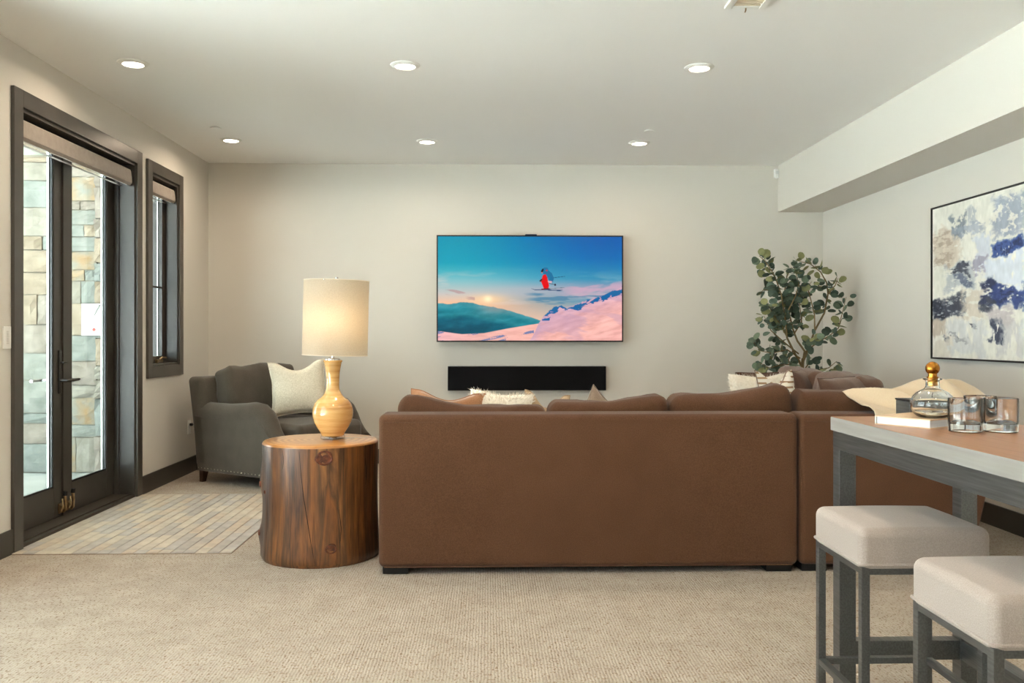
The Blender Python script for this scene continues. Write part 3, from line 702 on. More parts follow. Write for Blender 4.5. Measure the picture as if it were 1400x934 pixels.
def pillow_grid(w_, h_, t, n=18, pinch=.10, dent=.0, seed=0, wob=.006):
    """A stuffed pillow standing in the xz plane, thickness along y, bottom centre at the origin."""
    vs = []; fs = []
    for side in (1, -1):
        for i in range(n + 1):
            for j in range(n + 1):
                u, v = -1 + 2 * i / n, -1 + 2 * j / n
                x = w_ / 2 * u * (1 - pinch * (1 - v * v)); z = h_ / 2 * v * (1 - pinch * (1 - u * u))
                th = t / 2 * (max(0, (1 - u * u)) * max(0, (1 - v * v))) ** .42
                if dent: z -= dent * h_ * max(0, 1 - (u / .75) ** 2) ** 1.5 * max(0, v) ** 1.6; th *= 1 + .25 * max(0, -v)
                q = nz((x * 9 + seed, z * 9, side * 3 + seed))
                vs.append((x + wob * nz((z * 8, seed, 1)), side * (th + wob * 1.6 * q * (th > .004)), z + h_ / 2 + wob * nz((x * 8, seed, 5))))
    N = (n + 1) ** 2
    for s_ in (0, 1):
        for i in range(n):
            for j in range(n):
                a = s_ * N + i * (n + 1) + j; q = (a, a + n + 1, a + n + 2, a + 1); fs.append(q if s_ else q[::-1])
    # weld the rim
    m = {}
    for i in range(n + 1):
        for j in range(n + 1):
            if i in (0, n) or j in (0, n): m[N + i * (n + 1) + j] = i * (n + 1) + j
    fs = [tuple(m.get(k, k) for k in q) for q in fs]
    return vs, fs
def throw_pillow(name, label, mat, loc, w_, h_, t, yaw=0, tilt=0, roll=0, group=None, back=None, fur=False, stripes=False, **kw):
    e = empty(name, loc, R(yaw)); tag(e, label, 'pillow', group)
    vs, fs = pillow_grid(w_, h_, t, **kw)
    mx = Matrix.Rotation(R(tilt), 4, 'X') @ Matrix.Rotation(R(roll), 4, 'Y')
    vs = [mx @ Vector(p) for p in vs]
    lo = min(p.z for p in vs); vs = [p - Vector((0, 0, lo)) for p in vs]
    g = G(); g.add(vs, fs); cover = g.build('cover', mat, e, local=True, smooth=70)
    if stripes or not fur:
        n = kw.get('n', 18); N = (n + 1) ** 2
        ring = [i * (n + 1) for i in range(n + 1)] + [n * (n + 1) + j for j in range(1, n + 1)] + [i * (n + 1) + n for i in range(n - 1, -1, -1)] + [j for j in range(n - 1, 0, -1)]
        G().tube([vs[i] for i in ring], .004, 6, True).build('seam', mat if not stripes else 'grey_taupe', e, local=True)
    if stripes:
        t = NT('brown_dash_print'); bk = t.n('TexBrick'); bk.offset = .5; bk.squash = 1
        for k, v in (('Scale', 1), ('Mortar Size', .011), ('Brick Width', .085), ('Row Height', .034), ('Mortar Smooth', .05)): bk.inputs[k].default_value = v
        for k, v in (('Color1', (150, 116, 84)), ('Color2', (186, 156, 122)), ('Mortar', (238, 232, 220))): bk.inputs[k].default_value = rgba(v)
        t.l(t.coord((1, 1, 1), rot=(R(90), R(34), 0)), bk.inputs['Vector']); t.l(bk.outputs[0], t.b.inputs['Base Color']); t.set(Roughness=.9); cover.data.materials[0] = t.m
    if fur:
        rnd = random.Random(5); g2 = G()
        for k in range(5200):
            f = rnd.choice(fs); p = sum((vs[i] for i in f), Vector()) / 4 + Vector((rnd.uniform(-1, 1), rnd.uniform(-.3, .3), rnd.uniform(-1, 1))) * (w_ / 40)
            nrm = (vs[f[1]] - vs[f[0]]).cross(vs[f[3]] - vs[f[0]]); nrm = nrm.normalized() if nrm.length > 1e-9 else Vector((0, 0, 1))
            d = (nrm + Vector((rnd.uniform(-1, 1), rnd.uniform(-1, 1), rnd.uniform(-.8, .8))) * .9 + (p - Vector((0, 0, h_ / 2))).normalized() * .8).normalized() * rnd.uniform(.012, .03)
            s_ = d.orthogonal().normalized() * .0022
            g2.add([p - s_, p + s_, p + d], [(0, 1, 2)])
        o = g2.build('fur_pile', mat, e, local=True, smooth=0); o['kind'] = 'stuff'
    return e

def puff(topfn=None, bulge=(.02, .02, .02), seed=0, wob=.006):
    def fn(p, h):
        a, b, c = (p.x / h[0], p.y / h[1], p.z / h[2])
        fx, fy, fz = 1 - a * a, 1 - b * b, 1 - c * c
        q = Vector((p.x + math.copysign(bulge[0], a) * abs(a) ** 3 * max(0, fy * fz), p.y + math.copysign(bulge[1], b) * abs(b) ** 3 * max(0, fx * fz), p.z + math.copysign(bulge[2], c) * abs(c) ** 3 * max(0, fx * fy)))
        if topfn: q.z += topfn(a) * max(0, (c + 1) / 2) ** 1.5
        n = Vector((nz((q.x * 7 + seed, q.y * 7, q.z * 7)), nz((q.x * 7, q.y * 7 + seed + 9, q.z * 7)), nz((q.x * 7, q.y * 7, q.z * 7 + seed + 17))))
        n2 = nz((q.x * 22 + seed, q.y * 22, q.z * 10))
        return q + n * wob * 1.5 + Vector((0, n2, n2)) * wob * .35
    return fn
def interp(pts_):
    xs = [p[0] for p in pts_]; ys = [p[1] for p in pts_]
    return lambda a: float(np.interp(a, xs, ys))

# ------------------------------------------------------------------ the sectional sofa
SY = P(700, 785.5, z=0).y; SX0 = P(517, 700, y=SY).x; SX1 = P(1092, 700, y=SY).x; SZ = .806; SB = .034
def sofa_back_piping(parent, x0, x1):
    z = SZ - .038; G().tube([(x0 + .008, SY + .012, z), (x0 + .03, SY - .0005, z), ((x0 + x1) / 2, SY - .0005, z), (x1 - .03, SY - .0005, z), (x1 - .008, SY + .012, z)], .0028, 6).build('welt', 'sofa', parent)
def main_sofa():
    e = empty('sofa', ((SX0 + SX1) / 2, SY + .5, 0)); tag(e, 'long brown velvet sofa, its back to the room, beside the stump table', 'sofa')
    G().rbox(SX0, SX1, SY, SY + .22, SB, SZ, .032, (8, 1, 4), 3, lambda p, h: p + Vector((0, -.004 * (1 - (p.x / h[0]) ** 2) * (p.y < 0), 0))).build('back_frame', 'sofa', e)
    sofa_back_piping(e, SX0, SX1)
    G().tube([(SX0 + .03, SY + .001, SB + .006), (SX1 - .03, SY + .001, SB + .006)], .0035, 6).build('welt', 'sofa', e)
    G().rbox(SX0 + .01, SX1, SY + .2, SY + .98, SB + .01, .30, .02, 1, 2).build('base', 'sofa', e)
    G().rbox(SX0, SX0 + .22, SY + .18, SY + .99, SB, .62, .05, 2, 3).build('arm', 'sofa', e)
    n = 3; a = SX0 + .225; wd = (SX1 - a) / n
    for i in range(n): G().rbox(a + wd * i + .004, a + wd * (i + 1) - .004, SY + .24, SY + 1.0, .295, .465, .05, 4, 3, puff(None, (0, .01, .02), i * 5)).build('seat_cushion', 'cushion_brown', e)
    yc = SY + .22
    spec = [(P(546, 500, y=yc + .08).x, P(747, 500, y=yc + .08).x, interp([(-1, .052), (-.9, .066), (-.75, .060), (-.4, .02), (-.1, .0), (.4, .0), (.85, .006), (1, .0)]), .822),
            (P(748, 500, y=yc + .08).x, P(911.5, 500, y=yc + .08).x, interp([(-1, .012), (-.85, .022), (0, .012), (.3, .030), (.75, .052), (.95, .050), (1, .03)]), .832),
            (P(912.5, 500, y=yc + .08).x, P(1079, 500, y=yc + .08).x, interp([(-1, .04), (-.8, .052), (-.1, .045), (.3, .07), (.75, .105), (.95, .10), (1, .085)]), .835)]
    for i, (x0, x1, fn, zt) in enumerate(spec):
        G().rbox(x0, x1, yc, yc + .2, .45, zt, .05, (14, 3, 5), 3, puff(fn, (.004, .035, .006), i * 7 + 1, .007)).build('back_cushion', 'cushion_brown', e)
    for x in (SX0 + .02, SX1 - .16):
        for y in (SY + .02, SY + .86): G().rbox(x, x + .13, y, y + .1, 0, SB + .012, .004).build('foot', 'black', e)
main_sofa()

BX0 = P(1094, 700, y=SY).x; BT, BBt = 2.655, 2.47                    # corner: outer back leans from BBt (floor) to BT (top)
def raked(gx0, gx1, y0, y1, z0, z1, r, m):
    def fn(p, h):
        t = max(0, (p.z / h[2] + 1) / 2); p = p.copy(); p.x += (BBt - BT) * (1 - t) if p.x > 0 else (BBt - BT) * (1 - t) * .75; return p
    return G().rbox(gx0, gx1, y0, y1, z0, z1, r, m, 3, fn)
def corner_sofa():
    e = empty('corner_sofa', ((BX0 + BT) / 2, SY + .5, 0)); tag(e, 'brown velvet corner sofa section with leaning back, behind the bar table', 'sofa')
    def fn(p, h):
        t = max(0, (p.z / h[2] + 1) / 2); s_ = max(0, p.x / h[0]); p = p.copy(); p.x += (BBt - BT) * (1 - t) * s_ ** 2
        if p.x < 0: p.x += .016 * (1 - t) * -0
        return p
    G().rbox(BX0, BT, SY, SY + .22, SB, SZ - .002, .032, (8, 1, 4), 3, fn).build('back_frame', 'sofa', e)
    raked(BT - .22, BT, SY + .1, SY + .98, SB, SZ - .004, .03, (1, 2, 3)).build('back_frame', 'sofa', e)
    z = SZ - .038; G().tube([(BX0 + .008, SY + .012, z), (BX0 + .03, SY - .0005, z), (BT - .06, SY - .0005, z)], .0028, 6).build('welt', 'sofa', e)
    G().rbox(BX0 + .005, BBt - .02, SY + .2, SY + .98, SB + .01, .30, .02, 1, 2).build('base', 'sofa', e)
    G().rbox(BX0 + .006, 2.40, SY + .24, SY + 1.0, .295, .465, .05, 4, 3, puff(None, (0, .01, .02), 31)).build('seat_cushion', 'cushion_brown', e)
    yc = SY + .22
    G().rbox(P(1084, 500, y=yc + .08).x, 2.36, yc, yc + .2, .45, .85, .05, (14, 3, 5), 3, puff(interp([(-1, .035), (-.9, .06), (-.6, .052), (0, .05), (.5, .04), (1, .07)]), (.004, .035, .006), 23, .008)).build('back_cushion', 'cushion_brown', e)
    for x in (BX0 + .015, BBt - .16):
        for y in (SY + .02, SY + .86): G().rbox(x, x + .13, y, y + .1, 0, SB + .012, .004).build('foot', 'black', e)
corner_sofa()
CY0, CY1 = SY + 1.0, SY + 2.75
def side_sofa():
    e = empty('side_sofa', (2.1, (CY0 + CY1) / 2, 0)); tag(e, 'brown velvet sofa section running towards the potted plant', 'sofa')
    raked(BT - .22, BT, CY0, CY1, SB, SZ - .02, .03, (1, 3, 3)).build('back_frame', 'sofa', e)
    G().rbox(1.66, BBt - .02, CY0, CY1, SB + .01, .30, .02, 1, 2).build('base', 'sofa', e)
    G().rbox(1.62, BBt, CY1 - .22, CY1 + .02, SB, .66, .05, 2, 3).build('arm', 'sofa', e)
    wd = (CY1 - .22 - CY0) / 2
    for i in range(2): G().rbox(1.64, 2.38, CY0 + wd * i + .004, CY0 + wd * (i + 1) - .004, .295, .465, .05, 4, 3, puff(None, (.01, 0, .02), 41 + i)).build('seat_cushion', 'cushion_brown', e)
    for i in range(2):
        g = G().rbox(-.10, .10, -wd / 2 + .01, wd / 2 - .01, 0, .49, .05, (3, 9, 5), 3, puff(None, (.035, .004, .02), 51 + i, .016))
        g.xf(Matrix.Translation((2.33, CY0 + wd * (i + .5), .455)) @ Matrix.Rotation(R(9), 4, 'Y')); g.build('back_cushion', 'taupe_velvet', e)
    for x in (1.68, BBt - .16):
        for y in (CY0 + .04, CY1 - .14): G().rbox(x, x + .1, y, y + .1, 0, SB + .012, .004).build('foot', 'black', e)
side_sofa()

def at(px, py, y): return P(px, py, y=y)
# pillows: each stands on a seat; px gives where its middle shows
def put_pillow(name, label, mat, pxc, pytop, y, w_, h_, t, **kw):
    top = at(pxc, pytop, y); z0 = kw.pop('z0', .468); h2 = h_
    return throw_pillow(name, label, mat, (top.x, y, z0), w_, h2, t, **kw)
put_pillow('throw_pillow', 'tan velvet pillow leaning in the sofa end beside the stump table', 'tan_velvet', 607, 531, SY + .56, .43, .41, .14, yaw=4, roll=4, tilt=-12, dent=.11, pinch=.06, seed=2)
put_pillow('fur_pillow', 'long white shaggy fur pillow between tan and beige pillows', 'fur', 676, 533, SY + .62, .37, .40, .15, yaw=-6, roll=5, tilt=-10, fur=True, dent=.03, pinch=.05, seed=4)
put_pillow('throw_pillow', 'beige linen pillow corner rising beside the white fur pillow', 'beige_linen', 742, 533, SY + .70, .30, .385, .12, yaw=24, roll=8, tilt=-6, dent=.20, seed=6)
put_pillow('throw_pillow', 'grey-taupe velvet pillow with one pointed corner up, below the sound bar', 'grey_taupe', 803, 526, SY + .62, .32, .32, .12, yaw=30, roll=38, tilt=-6, pinch=.12, seed=8)
put_pillow('fluffy_pillow', 'plain white fluffy pillow behind the patterned pillow', 'fur', 1040, 514, 6.62, .46, .45, .15, yaw=2, tilt=-8, fur=True, dent=.04, pinch=.05, seed=14)
put_pillow('patterned_pillow', 'white pillow printed with brown dashes in the sofa corner', 'boucle', 1073, 510, 5.75, .40, .515, .14, yaw=36, tilt=-10, dent=.17, pinch=.10, seed=12, stripes=True)
put_pillow('throw_pillow', 'dark brown velvet pillow leaning below the potted plant', 'cushion_brown', 1052, 520, 6.80, .50, .45, .18, yaw=3, tilt=-8, seed=16, dent=.0, pinch=.02)
put_pillow('throw_pillow', 'taupe velvet pillow leaning on the sofa back beside the plant', 'taupe_velvet', 1114, 514, 6.30, .50, .50, .22, yaw=62, tilt=-14, seed=18, dent=.0, pinch=.02)
put_pillow('throw_pillow', 'wide taupe velvet pillow on the corner sofa beside the cream throw', 'taupe_velvet', 1179, 518, 5.30, .62, .50, .22, yaw=44, tilt=-16, seed=20, dent=.0, pinch=.02)

def throw_blanket():
    nu, nv = 64, 40; vs = []; fs = []
    prof = interp([(1150, .893), (1165, .900), (1180, .896), (1205, .900), (1225, .920), (1245, .945), (1270, .968), (1295, .975), (1315, .958), (1332, .925), (1346, .880), (1352, .86)])
    for i in range(nu + 1):
        for j in range(nv + 1):
            u, v = i / nu, j / nv
            if v < .22:                                            # hangs down the room side of the back
                t = v / .22; y = SY - .014 - .007 * math.sin(u * 19) * (1 - t); px = 1196 + (1352 - 1196) * u; x = P(px, 560, y=SY).x; z = .60 + (.815 - .60) * t
            else:
                t = (v - .22) / .78; y = SY - .014 + .40 * t; ts = min(1, t / .72)
                px = (1196 - 46 * ts) + (1352 - 1196 + 46 * ts) * u; x = P(px, 530, y=y).x
                k = math.sin(ts * math.pi / 2) ** 1.15
                z = .818 * (1 - k) + prof(px) * k
                if t > .72: z -= .28 * (t - .72) ** 1.3
                f = math.sin((u * 2.3 + ts * 1.1) * 2 * math.pi + .6) * .030 + math.sin((u * 4.1 + ts * 1.6) * 2 * math.pi + 1.9 + 2 * u) * .016
                z += f * math.sin(math.pi * min(1, ts * .8 + .05)) * (1 - .5 * u) + .004 * nz((u * 4, v * 4, 3))
            vs.append((x, y, z))
    for i in range(nu):
        for j in range(nv): a = i * (nv + 1) + j; fs.append((a, a + nv + 1, a + nv + 2, a + 1))
    o = G().add(vs, fs).build('throw_blanket', 'throw', smooth=80); md = o.modifiers.new('thick', 'SOLIDIFY'); md.thickness = .008
    tag(o, 'cream throw blanket draped in folds over the corner sofa back', 'blanket')
def sst(a, b, x): t = np.clip((x - a) / (b - a), 0, 1); return float(t * t * (3 - 2 * t))
throw_blanket()

# ------------------------------------------------------------------ armchair in the corner
def armchair():
    th = R(-35); e = empty('armchair', (-2.41, 7.30, 0), th); tag(e, 'charcoal upholstered armchair with nailhead trim in the corner', 'armchair')
    W = 1.05
    # side panels follow the arm outline (x, z)
    out = [(.02, .10), (-.005, .3), (-.02, .60), (.1, .592), (.3, .59), (.45, .60), (.56, .615), (.62, .607), (.665, .575), (.70, .52), (.74, .45), (.79, .39), (.85, .34), (.875, .30), (.88, .10)]; out = [(x * 1.15, z) for x, z in out]
    for y0, y1 in ((0, .16), (W - .16, W)):
        G().prism(out, 'y', y0, y1).build('arm', 'grey_fabric', e, local=True, smooth=30)
        path = [(-.01, .578), (.1, .568), (.3, .567), (.45, .578), (.56, .592), (.615, .585), (.655, .555), (.69, .50), (.73, .43), (.78, .37), (.83, .33)]
        yy = y0 - .006 if y0 == 0 else y1 + .006
        G().tube([(x * 1.15, (y0 + y1) / 2, z) for x, z in path], [.088] * 6 + [.086, .082, .076, .07, .06], 16).build('arm_roll', 'grey_fabric', e, local=True, smooth=60)
    G().rbox(.0, .97, .10, W - .10, .10, .34, .02, 1, 2).build('seat_base', 'grey_fabric', e, local=True)
    def rk(p, h): t = max(0, (p.z / h[2] + 1) / 2); p = p.copy(); p.x -= .11 * max(0, t) ** 1.3; return p
    G().rbox(-.02, .16, .0, W, .12, .865, .045, (2, 4, 6), 3, rk).build('backrest', 'grey_fabric', e, local=True)
    G().rbox(.12, 1.04, .16, W - .16, .33, .505, .055, (6, 5, 1), 3, puff(None, (.01, .0, .018), 61, .004)).build('seat_cushion', 'grey_fabric', e, local=True)
    g = G().rbox(-.1, .1, -.37, .37, 0, .46, .05, (2, 8, 6), 3, puff(None, (.04, .01, .02), 71, .014)); g.xf(Matrix.Translation((.215, W / 2 - .01, .49)) @ Matrix.Rotation(R(-13), 4, 'Y'))
    g.build('back_cushion', 'grey_fabric', e, local=True)
    g = G()
    for i in range(24):
        x = .03 + i * .041
        m = Matrix.Translation((x, -.001, .122)) @ Matrix.Rotation(R(90), 4, 'X'); h = G().lathe([(.0055, 0), (.0045, .002), (0, .003)], n=8, caps=False); h.xf(m); g.add(h.v, h.f)
    g.build('nailhead_trim', plain('pale_nickel', (225, 220, 205), .25, .8), e, local=True)['kind'] = 'stuff'
    for x in (.04, .92):
        for y in (.05, W - .05):
            s_ = -.03 if x < .4 else .02
            vs = [(x + a * .028, y + b * .028, .11) for a, b in ((-1, -1), (1, -1), (1, 1), (-1, 1))] + [(x + a * .018 + s_ * .6, y + b * .018, 0) for a, b in ((-1, -1), (1, -1), (1, 1), (-1, 1))]
            G().add(vs, [(0, 1, 2, 3), (7, 6, 5, 4)] + [(i, i + 4, (i + 1) % 4 + 4, (i + 1) % 4) for i in range(4)]).build('leg', 'dark_wood', e, local=True, smooth=0)
    return e
ch = armchair(); chm = ch.matrix_basis
p = chm @ Vector((.645, .545, .525))
throw_pillow('throw_pillow', 'ivory boucle pillow sitting on the charcoal armchair', 'boucle', p, .47, .47, .16, yaw=14, tilt=-14, roll=-4, dent=.14, pinch=.10, seed=30, n=22)

# ------------------------------------------------------------------ stump side table
SCX, SCY, SR, STZ = 0, 0, 0, .632
c = P(438.5, 601, z=STZ); SCY = P(438, 777.5, z=0).y + .305; SCX = P(438.7, 600, y=SCY).x; SR = .312
def stump():
    e = empty('stump_table', (SCX, SCY, 0)); tag(e, 'polished tree stump side table between the armchair and sofa', 'side table')
    t = NT('stump_bark'); v = t.coord((1, 1, .10)); vv = t.coord((1, 1, .35))
    base = t.ramp(t.noise(v, 9, 6, .6, .6), [(.28, (62, 42, 30)), (.40, (104, 70, 42)), (.50, (140, 90, 46)), (.60, (92, 64, 42)), (.72, (160, 110, 62))])
    dk = t.ramp(t.noise(vv, 3.5, 4, .6, .8), [(.38, (112, 92, 84)), (.58, (255, 248, 240))])
    fine = t.ramp(t.noise(t.coord((1, 1, .04)), 60, 3, .6), [(.35, (150, 140, 130)), (.5, (255, 255, 255))])
    m1 = t.n('MixRGB'); m1.blend_type = 'MULTIPLY'; m1.inputs[0].default_value = .85; t.l(base, m1.inputs[1]); t.l(dk, m1.inputs[2])
    m2 = t.n('MixRGB'); m2.blend_type = 'MULTIPLY'; m2.inputs[0].default_value = .8; t.l(m1.outputs[0], m2.inputs[1]); t.l(fine, m2.inputs[2])
    t.l(m2.outputs[0], t.b.inputs['Base Color']); t.set(Roughness=.36); t.b.inputs['Coat Weight'].default_value = .35; t.b.inputs['Coat Roughness'].default_value = .22
    t.bump(t.noise(t.coord((1, 1, .09)), 38, 5, .6), .5, .006)
    n, nzv = 120, 26; vs = []; fs = []
    def rad(a, z):
        x, y = math.cos(a), math.sin(a)
        r = SR * (1 + .018 * nz((x * 1.2, y * 1.2, 3)) + .010 * nz((x * 5, y * 5, z * .6 + 2)) + .005 * nz((x * 16, y * 16, z * 1.2)))
        r += .012 * (1 - z / STZ) ** 3 - .004 * math.sin(z / STZ * math.pi)
        for a0, amp in ((R(-102), .006), (R(-68), .005), (R(-140), .004), (R(-30), .004)):      # drying cracks
            d = (a - a0 - .10 * (z - .4) * (1 if a0 < R(-90) else -.3) + math.pi) % (2 * math.pi) - math.pi; r -= amp * math.exp(-(d / .012) ** 2)
        for a0, z0, amp, s_ in ((R(-168), .40, .014, .10), (R(-166), .13, .016, .12), (R(-172), .47, .010, .07)):
            d = (a - a0 + math.pi) % (2 * math.pi) - math.pi; r += amp * math.exp(-(d / s_) ** 2 - ((z - z0) / .05) ** 2)
        return r
    for k in range(nzv + 1):
        z = (STZ - .012) * k / nzv
        for i in range(n): a = -math.pi + 2 * math.pi * i / n; r = rad(a, z) - (.012 if k == 0 else 0); vs.append((r * math.cos(a), r * math.sin(a), z))
    for k in range(nzv):
        for i in range(n): fs.append((k * n + i, k * n + (i + 1) % n, (k + 1) * n + (i + 1) % n, (k + 1) * n + i))
    fs.append(tuple(reversed(range(n))))
    G().add(vs, fs).build('trunk', t.m, e, local=True, smooth=60)
    t = NT('stump_end_grain'); tc = t.n('TexCoord'); wv = t.n('TexWave', wave_type='RINGS', rings_direction='Z'); wv.inputs['Scale'].default_value = 9; wv.inputs['Distortion'].default_value = 3; wv.inputs['Detail'].default_value = 3
    t.l(tc.outputs['Object'], wv.inputs['Vector'])
    t.l(t.ramp(wv.outputs['Fac'], [(.1, (176, 116, 58)), (.9, (206, 148, 82))]), t.b.inputs['Base Color']); t.set(Roughness=.28); t.b.inputs['Coat Weight'].default_value = .5
    vs = []; fs = []
    rows = [(1.0, STZ - .014), (1.0, STZ - .012), (.99, STZ - .005), (.965, STZ), (.6, STZ), (.25, STZ)]
    for f, z in rows:
        for i in range(n): a = -math.pi + 2 * math.pi * i / n; r = rad(a, STZ) * f; vs.append((r * math.cos(a), r * math.sin(a), z))
    vs.append((0, 0, STZ))
    for k in range(len(rows) - 1):
        for i in range(n): fs.append((k * n + i, k * n + (i + 1) % n, (k + 1) * n + (i + 1) % n, (k + 1) * n + i))
    b = (len(rows) - 1) * n
    for i in range(n): fs.append((b + i, b + (i + 1) % n, len(vs) - 1))
    G().add(vs, fs).build('top', t.m, e, local=True, smooth=60)
    ck = plain('crack_dark', (38, 24, 14), .9)
    for pa in ([(-100, .622), (-98.5, .5), (-96, .38), (-92, .25), (-88, .12), (-84, .01)], [(-31, .62), (-30, .55), (-29, .46), (-30, .38)], [(-118, .61), (-117, .55), (-118.5, .5)], [(-62, .30), (-60, .2), (-61, .12)]):
        pp = []
        for (a0, z0), (a1, z1) in zip(pa[:-1], pa[1:]):
            for k in range(6): f = k / 6; aa = R(a0 + (a1 - a0) * f); zz = z0 + (z1 - z0) * f; rr = rad(aa, zz) - .0005; pp.append((rr * math.cos(aa), rr * math.sin(aa), zz))
        N = len(pp); G().tube(pp, [.0022 * math.sin(math.pi * (i + .6) / (N + .2)) ** .5 for i in range(N)], 6).build('crack', ck, e, local=True)
    km = plain('knot_wood', (120, 60, 30), .5, c2=(58, 28, 14), scale=55)
    for a0, z0, r0 in ((R(-76), .570, .032), (R(-70), .10, .022), (R(-167), .40, .014), (R(-164), .14, .013), (R(-150), .37, .008)):
        r = rad(a0, z0); g = G().lathe([(r0 * 1.3, -.006), (r0 * 1.2, .002), (r0, .004), (r0 * .85, -.0005), (r0 * .35, .0005), (r0 * .2, .002), (0, .002)], n=18, caps=False)
        for i in range(len(g.v)): g.v[i].y *= 1.15 + .1 * math.sin(i)
        g.xf(Matrix.Translation((r * math.cos(a0), r * math.sin(a0), z0)) @ Matrix.Rotation(a0, 4, 'Z') @ Matrix.Rotation(R(90), 4, 'Y')); g.build('knot', km, e, local=True)
stump()

# ------------------------------------------------------------------ table lamp
def lamp():
    q = P(455, 600, z=STZ); S = q.y / F; zf = lambda y: CH - (y - HOR) * S
    e = empty('table_lamp', (q.x, q.y, STZ)); tag(e, 'tall honey ceramic lamp with lit drum shade on the stump table', 'table lamp')
    t = NT('banded_honey_glaze'); v = t.coord((.6, .6, 9)); t.l(t.ramp(t.noise(v, 4.2, 5, .6), [(.3, (188, 132, 70)), (.45, (214, 164, 98)), (.6, (226, 182, 118)), (.75, (196, 146, 86))]), t.b.inputs['Base Color'])
    t.set(Roughness=.14); t.b.inputs['Coat Weight'].default_value = .6; t.b.inputs['Coat Roughness'].default_value = .05
    prof = [(594.5, 15.2), (592, 15.6), (588, 18), (583, 21.5), (576, 25), (569, 27), (563, 27.4), (557, 26.8), (551, 24.6), (546, 20.6), (543.4, 16.5), (541, 13.8), (537, 11.2), (532, 9.0), (526, 8.5), (516, 8.8), (506, 9.8), (498, 11.3), (494.6, 12.0)]
    G().lathe([(0, 0)] + [(r * S, zf(y) - STZ) for y, r in prof] + [(.0, zf(494.6) - STZ)], n=40, caps=False).build('body', t.m, e, local=True, smooth=60)
    G().lathe([(12.6 * S, zf(494.8) - STZ), (13 * S, zf(493.6) - STZ), (12.4 * S, zf(492.4) - STZ), (0, zf(492.4) - STZ)], n=32, caps=False).build('rim', t.m, e, local=True)
    G().lathe([(0, 0), (.063, 0), (.067, .003), (.067, .018), (.063, .021), (0, .021)], n=32, caps=False).build('acrylic_base', 'thin_glass', e, local=True)
    G().lathe([(0, .0), (.022, .0), (.022, .021), (0, .021)], n=20, caps=False).build('base_plug', 'chrome', e, local=True)
    G().lathe([(0, zf(492.4) - STZ), (10.5 * S, zf(492.4) - STZ), (10.5 * S, zf(490.6) - STZ), (5 * S, zf(489.5) - STZ), (1.9 * S, zf(489) - STZ), (1.9 * S, zf(470) - STZ), (0, zf(470) - STZ)], n=24, caps=False).build('neck_fitting', 'chrome', e, local=True)
    tilt = Matrix.Translation((.012, 0, 0)) @ Matrix.Rotation(R(1.35), 4, 'Y')
    z0, z1 = zf(485.5) - STZ, zf(384.5) - STZ; r0, r1 = .1785, .1785
    base = Vector((0, 0, z0))
    ts = NT('linen_drum_shade'); ts.t.nodes.remove(ts.b)
    df = ts.n('BsdfDiffuse'); tl = ts.n('BsdfTranslucent'); mx = ts.n('MixShader'); mx.inputs[0].default_value = .5
    fine = ts.noise(ts.coord((1, 1, 1)), 300, 2); cc = ts.ramp(fine, [(.3, (190, 179, 161)), (.7, (206, 196, 179))])
    ts.l(cc, df.inputs[0]); ts.l(cc, tl.inputs[0]); ts.l(df.outputs[0], mx.inputs[1]); ts.l(tl.outputs[0], mx.inputs[2]); ts.l(mx.outputs[0], ts.out.inputs[0])
    def put(g, name, mat, **k):
        g.xf(Matrix.Translation(base) @ tilt @ Matrix.Translation(-base)); return g.build(name, mat, e, local=True, **k)
    put(G().lathe([(r0, z0), (r1, z1)], n=64, caps=False), 'shade', ts.m, smooth=60)
    for zz in (z0, z1): put(G().tube([(r0 * math.cos(a), r0 * math.sin(a), zz) for a in [2 * math.pi * i / 48 for i in range(48)]], .0022, 6, True), 'shade_ring', plain('shade_edge', (226, 216, 198), .8))
    g = G()
    for k in range(3): a = 2 * math.pi * k / 3 + .3; g.tube([(0, 0, z1 - .012), (r1 * math.cos(a), r1 * math.sin(a), z1 - .003)], .002, 6)
    g.tube([(0, 0, zf(470) - STZ), (0, 0, z1 - .01)], .004, 8); put(g, 'spider_fitting', 'chrome')
    put(G().lathe([(0, z1 - .012), (.006, z1 - .012), (.006, z1 + .004), (.009, z1 + .005), (.009, z1 + .018), (0, z1 + .019)], n=16, caps=False), 'finial', 'chrome')
    put(G().lathe([(0, z0 + .13), (.014, z0 + .13), (.017, z0 + .16), (.03, z0 + .19), (.033, z0 + .215), (.025, z0 + .24), (0, z0 + .25)], n=20, caps=False), 'bulb', emit('lit_bulb', (1, .74, .42), 5))
    for dz, wgt in ((.19, 1.0),):
        l = bpy.data.lights.new('lamp_bulb', 'POINT'); l.energy = LAMP_W * wgt; l.color = (1, .70, .38); l.shadow_soft_size = .045
        lo = bpy.data.objects.new('lamp_bulb', l); COL.objects.link(lo); lo.parent = e; lo.location = (.016, -.06, z0 + dz)
    # flex lying on the table top
    G().tube([(.02, .0, .006), (.09, .01, .004), (.16, .03, .004), (.23, .08, .004), (.262, .12, .004)], .0025, 6).build('flex', plain('clear_flex', (206, 196, 184), .3), e, local=True)
lamp()

